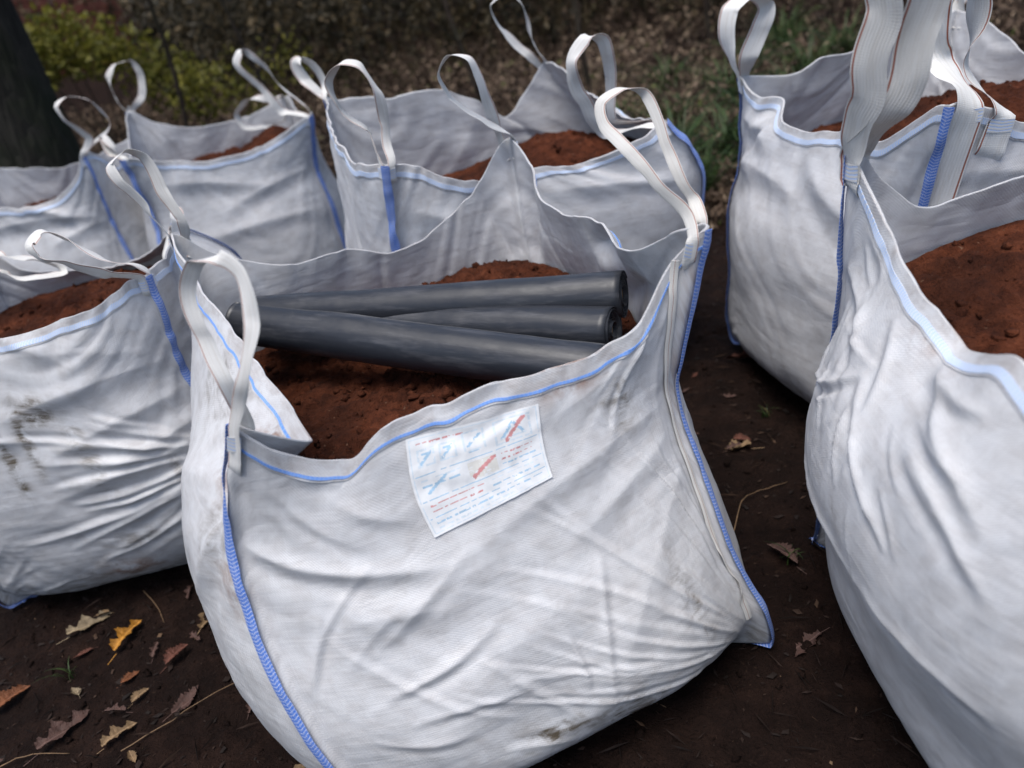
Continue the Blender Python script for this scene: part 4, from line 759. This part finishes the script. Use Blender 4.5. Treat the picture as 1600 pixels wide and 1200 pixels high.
TUFTS = [(1.02, 3.95, 100, .42), (1.22, 4.35, 110, .50), (1.32, 4.15, 90, .34), (1.62, 4.55, 110, .42), (1.20, 4.75, 80, .34), (1.95, 4.95, 110, .44), (1.55, 5.35, 100, .42), (2.35, 5.25, 110, .46), (2.05, 5.75, 110, .46), (2.75, 5.9, 110, .5), (1.2, 5.7, 90, .4), (2.6, 6.6, 110, .5), (3.3, 6.5, 110, .5), (1.8, 6.5, 100, .45), (3.2, 7.4, 110, .5)]
for i, (x, y, n, h) in enumerate(TUFTS):
    tuft(x, y, n, h, 200 + i, 'dark green arching grass tuft on the bank behind the bags')

def tube(path, rads, ns=10):
    path = np.asarray(path, float); n = len(path); tan = np.gradient(path, axis=0); tan /= np.linalg.norm(tan, axis=1, keepdims=True)
    ref = np.array([1, 0, 0.]); A = np.linspace(0, 2 * pi, ns + 1)[:-1]; V = []
    for i in range(n):
        e1 = np.cross(tan[i], ref); e1 /= np.linalg.norm(e1); e2 = np.cross(e1, tan[i])
        rr = rads[i] if np.ndim(rads[i]) else np.full(ns, rads[i])
        V.append(path[i] + (e1 * np.cos(A)[:, None] + e2 * np.sin(A)[:, None]) * np.asarray(rr)[:, None])
    V = np.concatenate(V); F = grid_faces(n, ns, True).tolist() + [list(range(ns))[::-1], list(range((n - 1) * ns, n * ns))]
    return V, F

def leaf_crown(r, centers, n, rad, size):
    c = np.array(centers)[r.integers(len(centers), size=n)]; d = r.normal(size=(n, 3)); d /= np.linalg.norm(d, axis=1, keepdims=True)
    return leaf_quads(r, c + d * rad * (r.random(n) ** .45)[:, None], size * r.uniform(.6, 1.3, n), np.clip(r.normal(.5, .25, n), 0, 1))

# mossy tree trunk at the left with limbs and a crown out of the picture
BARK = mat_bark('mossy_bark', (.012, .011, .009), (.035, .032, .026), (.016, .022, .009)); TWIG = mat_bark('twig_bark', (.022, .015, .011), (.06, .045, .034), (.03, .032, .018))
def big_tree(x, y, rad, label):
    r = np.random.default_rng(77); root = empty('tree', (x, y, gz(x, y))); tag(root, label, 'tree')
    zz = np.concatenate([np.linspace(-.1, .5, 8), np.linspace(.62, 6.5, 30)]); A = np.linspace(0, 2 * pi, 29)[:-1]
    P = np.stack([.05 * np.sin(zz * .9) + .02 * zz, .04 * np.cos(zz * .7) - .04, zz], -1)
    R = [rad * (1 - .06 * z) * (1 + .55 * math.exp(-max(z, 0) / .16)) * (1 + .05 * np.sin(3 * A + z) + .035 * np.sin(7 * A - 2 * z + 1) + (.16 * np.sin(5 * A + .4) * math.exp(-max(z, 0) / .22))) for z in zz]
    V, F = tube(P, R, 28); tr = mesh_obj('trunk', V, F, BARK, root)
    cs = []
    for q in range(7):
        z0 = 2.6 + q * .55; a = q * 2.2 + .5; p0 = np.array([.05 * sin(z0 * .9) + .02 * z0, .04 * cos(z0 * .7) - .04, z0]); L = r.uniform(1.2, 2.2)
        pts = [p0 + np.array([cos(a) * L * t, sin(a) * L * t, L * .5 * t + .1 * sin(t * 6)]) for t in np.linspace(0, 1, 8)]
        V, F = tube(pts, [rad * .3 * (1 - .85 * t) for t in np.linspace(0, 1, 8)], 8); mesh_obj('limb', V, F, BARK, root); cs += pts[4:]
    V, F, Tn = leaf_crown(r, cs, 5000, .6, .05); mesh_obj('crown', V, F, DARKLEAF, root, attrs={'tone': Tn}, smooth=False)
big_tree(-2.95, 5.75, .27, 'thick mossy tree trunk rising behind the far left bag')

def sapling(x, y, h, lean, seed, label):
    r = np.random.default_rng(seed); root = empty('sapling', (x, y, gz(x, y))); tag(root, label, 'sapling', 'bare saplings behind the bags')
    t = np.linspace(0, 1, 12); pts = np.stack([lean[0] * t ** 1.3 + .03 * np.sin(t * 9 + seed), lean[1] * t ** 1.3 + .03 * np.cos(t * 7 + seed), h * t - .05], -1)
    V, F = tube(pts, [.018 * h / 2 * (1 - .8 * a) + .002 for a in t], 8); mesh_obj('trunk', V, F, TWIG, root)
    for q in range(9):
        i = r.integers(3, 11); a = r.uniform(0, 2 * pi); L = r.uniform(.2, .55)
        bp = [pts[i] + np.array([cos(a) * L * s, sin(a) * L * s, L * .7 * s]) for s in np.linspace(0, 1, 5)]
        V, F = tube(bp, [.006 * (1 - .8 * s) + .001 for s in np.linspace(0, 1, 5)], 6); mesh_obj('branch', V, F, TWIG, root)
for i, (x, y, h, l, lb) in enumerate([(-2.5, 7.6, 3.0, (.3, .1), 'bare sapling in the undergrowth nearest the mossy trunk'), (-1.5, 7.0, 2.6, (-.2, .2), 'bare sapling behind the back left bag'), (.25, 6.2, 2.6, (-.25, .1), 'bare sapling behind the back bag, left of its tall strap'),
                                     (1.15, 6.6, 2.8, (.1, .2), 'bare dark sapling at the left of the green grass'), (2.6, 7.8, 3.0, (.2, 0), 'bare sapling standing behind the grass tufts')]):
    sapling(x, y, h, l, 300 + i, lb)

def shrub(x, y, centers, n, rad, size, mat, label, seed):
    r = np.random.default_rng(seed); root = empty('shrub', (x, y, gz(x, y))); tag(root, label, 'shrub')
    for c in centers:
        p = [np.array([c[0] * .1, c[1] * .1, -.05]) * (1 - s) + np.array(c) * s + np.array([0, 0, .06 * sin(s * 3)]) for s in np.linspace(0, 1, 6)]
        V, F = tube(p, [.012 * (1 - .7 * s) for s in np.linspace(0, 1, 6)], 6); mesh_obj('stem', V, F, TWIG, root)
    V, F, Tn = leaf_crown(r, centers, n, rad, size); mesh_obj('foliage', V, F, mat, root, attrs={'tone': Tn}, smooth=False)
shrub(-3.5, 8.5, [(-.45, 0, 1.2), (-.1, .1, 1.3), (.2, 0, 1.15), (.45, .1, 1.0), (-.3, .2, 1.25), (.7, .1, .8), (1.0, 0, .6)], 2200, .34, .045, LIME, 'yellow-green leafy shrub at the top left', 401)
shrub(-1.75, 7.9, [(0, 0, .55), (.3, .1, .8), (-.2, 0, .75)], 420, .30, .03, LIME, 'small yellow-green sprig patch behind the back left bag', 402)
shrub(3.0, 8.2, [(-.4, 0, .8), (.1, 0, 1.1), (.6, .1, .9), (1.1, .1, 1.2)], 2600, .5, .04, DARKLEAF, 'dark shrub at the top right behind the grass', 403)

def shed(x, y, w_, d, h, rz, label):
    root = empty('shed', (x, y, gz(x, y) - .1), rz); tag(root, label, 'shed')
    board = mat_plain('dull_red_boards', (.115, .036, .026), .8, .35, 6); roof = mat_plain('grey_felt', (.05, .05, .05), .9)
    def box(name, cx, cy, cz, sx, sy, sz, m, par):
        v = [(cx + i * sx / 2, cy + j * sy / 2, cz + k * sz / 2) for i in (-1, 1) for j in (-1, 1) for k in (-1, 1)]
        return mesh_obj(name, v, [[0, 1, 3, 2], [4, 6, 7, 5], [0, 4, 5, 1], [2, 3, 7, 6], [0, 2, 6, 4], [1, 5, 7, 3]], m, par, smooth=False)
    n = int(h / .17)
    for sx, sy, a, b in ((w_, .03, 0, -d / 2), (w_, .03, 0, d / 2), (.03, d, -w_ / 2, 0), (.03, d, w_ / 2, 0)):
        wl = box('wall', a * .985, b * .985, h / 2, sx - (.08 if sx > 1 else 0), sy - (.08 if sy > 1 else 0), h, board, root)
        for i in range(n): box('board', a, b, .1 + i * .17, sx + (.012 if sx < 1 else 0), sy + (.012 if sy < 1 else 0), .155, board, wl)
    v = [(-w_ / 2 - .2, -d / 2 - .25, h), (w_ / 2 + .2, -d / 2 - .25, h), (w_ / 2 + .2, 0, h + .7), (-w_ / 2 - .2, 0, h + .7), (-w_ / 2 - .2, d / 2 + .25, h), (w_ / 2 + .2, d / 2 + .25, h)]
    v += [(a, b, c - .08) for a, b, c in v]
    mesh_obj('roof', v, [[0, 1, 2, 3], [3, 2, 5, 4], [7, 6, 9, 8], [8, 9, 10, 11], [0, 6, 7, 1], [4, 5, 11, 10], [0, 3, 9, 6], [3, 4, 10, 9], [1, 7, 8, 2], [2, 8, 11, 5]], roof, root, smooth=False)
shed(-6.9, 17.2, 2.5, 2.0, 3.6, .05, 'dull red boarded shed just showing at the top left corner')

# ------------------------------------------------------------------ fallen leaves and litter on the ground
def leaf_mesh(name, kind, seed):
    r = np.random.default_rng(seed); n = 28; V = []; t = np.linspace(0, 1, n)
    if kind == 'oak': w = .15 * np.sin(pi * t ** .8) ** .8 * (1 + .55 * np.sin(t * 2 * pi * 2.6 - 1.2 + seed)) + .03
    else: w = .26 * np.sin(pi * t ** .8) ** .9 + .004
    w = np.maximum(w, .012) * (1 - .0 * t); w[-1] = .004
    cur = r.uniform(-.5, .5); tear = r.uniform(.55, 1.1, n); tear2 = r.uniform(.55, 1.1, n); curl = r.uniform(.4, 1.0)
    for i, a in enumerate(t):
        cx = cur * .5 * a * a; z = .14 * sin(a * 2.6 + seed) * r.uniform(.9, 1.1); lw = w[i] * tear[i]; rw = w[min(n - 1, max(0, i + (1 if kind == 'oak' else 0)))] * tear2[i]
        V += [(cx - lw, a, z + lw * curl + .012 * sin(a * 17)), (cx - lw * .5, a, z + .10 * lw), (cx, a, z), (cx + rw * .5, a, z + .10 * rw), (cx + rw, a, z + rw * curl * .6 + .012 * sin(a * 13))]
    F = grid_faces(n, 5).tolist(); k = len(V)
    for i in range(6):                                             # stalk
        a = -i / 5 * .32; V += [(-.008, a, .02 * i / 5), (.008, a, .02 * i / 5)]
        if i: F.append([k + 2 * i - 2, k + 2 * i, k + 2 * i + 1, k + 2 * i - 1])
    me = bpy.data.meshes.new(name); me.from_pydata(V, [], F); me.polygons.foreach_set('use_smooth', [True] * len(F)); me.update()
    return me
def leaf_mat(name, col): 
    g = NG(name); p = g.n('ShaderNodeTexCoord').outputs['Object']
    n = g.noise(p, 5, 5, .65); sx = g.n('ShaderNodeSeparateXYZ', i={0: p})
    vein = g.ramp(g.math('ABSOLUTE', sx.outputs[0]), [(.008, 1.0), (.02, 0.0)])
    c = g.ramp(n, [(.3, tuple(x * .5 for x in col)), (.65, col)]); c = g.mix(g.math('MULTIPLY', vein, .5), c, tuple(min(1, x * 1.5 + .03) for x in col))
    return g.fin(c, .6, g.bump(n, .4, .05), .3)
LM = {'tan': leaf_mat('leaf_tan', (.21, .135, .07)), 'ochre': leaf_mat('leaf_ochre', (.38, .17, .02)), 'russet': leaf_mat('leaf_russet', (.11, .038, .024)), 'pale': leaf_mat('leaf_pale', (.24, .185, .115)), 'plum': leaf_mat('leaf_plum', (.085, .045, .036)), 'orange': leaf_mat('leaf_orange', (.16, .055, .02))}
LMESH = {(k, s): leaf_mesh('fallen_leaf', k, s) for k in ('oak', 'oval') for s in (1, 2, 3)}
def fallen_leaf(x, y, size, rot, kind, var, colour, label, tilt=.1):
    me = LMESH[(kind, var)]; o = bpy.data.objects.new('fallen_leaf', me); COL.objects.link(o)
    if not me.materials: me.materials.append(LM[colour])
    o.material_slots[0].link = 'OBJECT'; o.material_slots[0].material = LM[colour]
    o.location = (x, y, gz(x, y) + .006); o.scale = (size,) * 3; o.rotation_euler = (tilt, tilt * .5, rot)
    tag(o, label, 'leaf', 'small weathered leaves in the earth' if label.startswith('small weathered') else 'leaves lying on the bare ground')
for a in [(-1.235, 1.555, .115, -.35, 'oak', 1, 'ochre', 'bright yellow-orange oak leaf lying left of the labelled bag'),
          (-1.41, 1.66, .12, -1.1, 'oak', 2, 'pale', 'pale curled oak leaf below the smudged bag'),
          (-1.005, 1.585, .115, -.25, 'oak', 3, 'tan', 'tan oak leaf against the labelled bag'),
          (-1.06, 1.46, .075, -.6, 'oval', 1, 'russet', 'small dull red oval leaf right of the bright orange one'),
          (-.86, 1.40, .075, -.3, 'oval', 2, 'russet', 'russet oval leaf tucked by the labelled bag edge'),
          (-1.00, 1.30, .085, -.8, 'oval', 3, 'plum', 'broad plum-brown leaf in the middle of the bare ground'),
          (-1.15, 1.24, .085, -.9, 'oak', 1, 'tan', 'slim tan leaf fragment near the bottom left'),
          (-1.32, 1.27, .13, -.8, 'oak', 2, 'plum', 'large brown lobed leaf at the bottom left'),
          (-1.52, 1.43, .10, -.7, 'oval', 1, 'orange', 'reddish leaf at the left edge of the picture'),
          (-.70, 1.03, .16, -1.25, 'oak', 3, 'tan', 'large tan oak leaf at the bottom edge beside the blue seam'),
          (-1.18, 1.44, .05, -.9, 'oval', 2, 'orange', 'small orange-brown leaf just below the bright orange one'),
          (-1.29, 1.43, .045, .6, 'oval', 3, 'pale', 'tiny pale leaf left of the plum-brown one'),
          (.90, 2.28, .14, .9, 'oak', 1, 'russet', 'brown oak leaf between the labelled bag and the bag behind the right-hand one'),
          (.69, 1.86, .13, 1.4, 'oak', 2, 'tan', 'dull tan oak leaf in the gap right of the labelled bag'),
          (.60, 1.33, .10, .4, 'oval', 1, 'plum', 'dark leaf in the gap near the nearest right bag'),
          (.56, 1.12, .09, 1.9, 'oak', 3, 'plum', 'dark curled leaf low in the gap between the front bags')]:
    fallen_leaf(*a)

rl = np.random.default_rng(31)
for i in range(34):                                                # small weathered leaves nobody could tell apart
    x, y = (rl.uniform(-1.7, -.78), rl.uniform(1.0, 1.85)) if i < 20 else (rl.uniform(.52, .95), rl.uniform(1.05, 2.7))
    if i < 20 and x > -1.0 and y > 1.35: continue
    fallen_leaf(x, y, rl.uniform(.03, .06), rl.uniform(0, 6.28), ('oak', 'oval')[i % 2], 1 + i % 3, ('plum', 'russet', 'plum', 'tan')[i % 4], 'small weathered brown leaf half sunk in the bare earth', .25)
def twig(pts, rad, col, label):
    pts = np.array(pts); base = np.array([pts[0][0], pts[0][1], 0.0]); t = np.linspace(0, len(pts) - 1, 14); P = hermite(t, np.arange(len(pts)), pts)
    P[:, 2] += ground_z(P[:, 0], P[:, 1]) + rad
    V, F = tube(P - base, [rad * (1 - .6 * k / 13) for k in range(14)], 6); o = mesh_obj('twig', V, F, col); o.location = base
    tag(o, label, 'twig', 'thin twigs on the bare ground')
STALK = mat_plain('dry_stalk', (.16, .10, .055), .8, .3, 50)
twig([(-1.10, 1.22, .0), (-.98, 1.28, .012), (-.84, 1.36, .010), (-.74, 1.37, .004)], .0016, STALK, 'long thin tan stalk reaching towards the labelled bag')
twig([(-1.50, 1.20, .002), (-1.38, 1.26, .012), (-1.24, 1.25, .006)], .0022, STALK, 'short dry twig at the bottom left corner')
twig([(-1.24, 1.80, .003), (-1.16, 1.70, .010), (-1.12, 1.63, .003)], .0016, STALK, 'fine dry stem below the smudged bag')
twig([(.50, 1.50, .003), (.58, 1.62, .014), (.72, 1.66, .004)], .0018, STALK, 'dry stem in the gap beside the labelled bag')
for i, (x, y) in enumerate([(.60, 1.36), (.80, 2.0), (-1.34, 1.50)]):
    tuft(x, y, 9, .055, 260 + i, 'tiny green sprig on the bare earth between the bags')

def litter():
    r = np.random.default_rng(5); n = 30000
    x, y = r.uniform(-2.7, 2.4, n), .4 + 5 * r.random(n); z = ground_z(x, y)
    s = .003 + .015 * r.random(n) ** 3.0; asp = r.uniform(.15, .6, n); tw = r.random(n) < .35; s[tw] *= 2.6; asp[tw] = .05
    a = r.uniform(0, 2 * pi, n)
    d = np.stack([np.cos(a), np.sin(a), r.uniform(-.25, .35, n)], -1) * s[:, None]; e = np.stack([-np.sin(a), np.cos(a), r.uniform(-.4, .4, n)], -1) * (s * asp)[:, None]
    c = np.stack([x, y, z + s * .25 + .002], -1); up = np.stack([0 * s, 0 * s, s * .14], -1)
    jj = lambda lo, hi: r.uniform(lo, hi, (n, 1))
    V = np.stack([c - d * jj(.6, 1.1), c - e * jj(.4, 1.4) + d * jj(-.5, .5), c + d * jj(.6, 1.1), c + e * jj(.4, 1.4) + d * jj(-.5, .5), c + up], 1).reshape(-1, 3); k = (np.arange(n) * 5)[:, None]
    F = np.concatenate([k + np.array([[0, 1, 4]]), k + np.array([[1, 2, 4]]), k + np.array([[2, 3, 4]]), k + np.array([[3, 0, 4]])])
    # crumbs of earth: low tetra/octa lumps
    n2 = 10000; x2, y2 = r.uniform(-2.7, 2.4, n2), .4 + 4.6 * r.random(n2); s2 = .002 + .011 * r.random(n2) ** 4; c2 = np.stack([x2, y2, ground_z(x2, y2) + s2 * .3], -1)
    oc = np.array([[1, 0, 0], [0, 1, 0], [-1, 0, 0], [0, -1, 0], [0, 0, .9], [0, 0, -.9]]); rt = r.uniform(0, 2 * pi, n2)
    ov = oc[None] * r.uniform(.6, 1.3, (n2, 6, 1)) * s2[:, None, None]; ov = np.stack([ov[..., 0] * np.cos(rt)[:, None] - ov[..., 1] * np.sin(rt)[:, None], ov[..., 0] * np.sin(rt)[:, None] + ov[..., 1] * np.cos(rt)[:, None], ov[..., 2]], -1) + c2[:, None]
    of = (np.arange(n2) * 6)[:, None, None] + np.array([[0, 1, 4], [1, 2, 4], [2, 3, 4], [3, 0, 4], [1, 0, 5], [2, 1, 5], [3, 2, 5], [0, 3, 5]])[None]
    tag(mesh_obj('earth_crumbs', ov.reshape(-1, 3), of.reshape(-1, 3), GROUND), 'small crumbs and clods of dark earth on the bare ground', 'earth', kind='stuff')
    m = mat_blades('litter', [(0, (.007, .004, .003)), (.4, (.020, .011, .008)), (.7, (.05, .028, .018)), (.92, (.13, .08, .045)), (1, (.22, .16, .10))], .8, .05)
    tag(mesh_obj('leaf_litter', V, F, m, attrs={'tone': np.repeat(np.where(s > .014, r.beta(1.0, 4.0, n), r.beta(1.1, 2.6, n)), 5)}, smooth=False), 'crumbs of bark, twigs and leaf litter scattered on the bare earth', 'litter', kind='stuff')
litter()
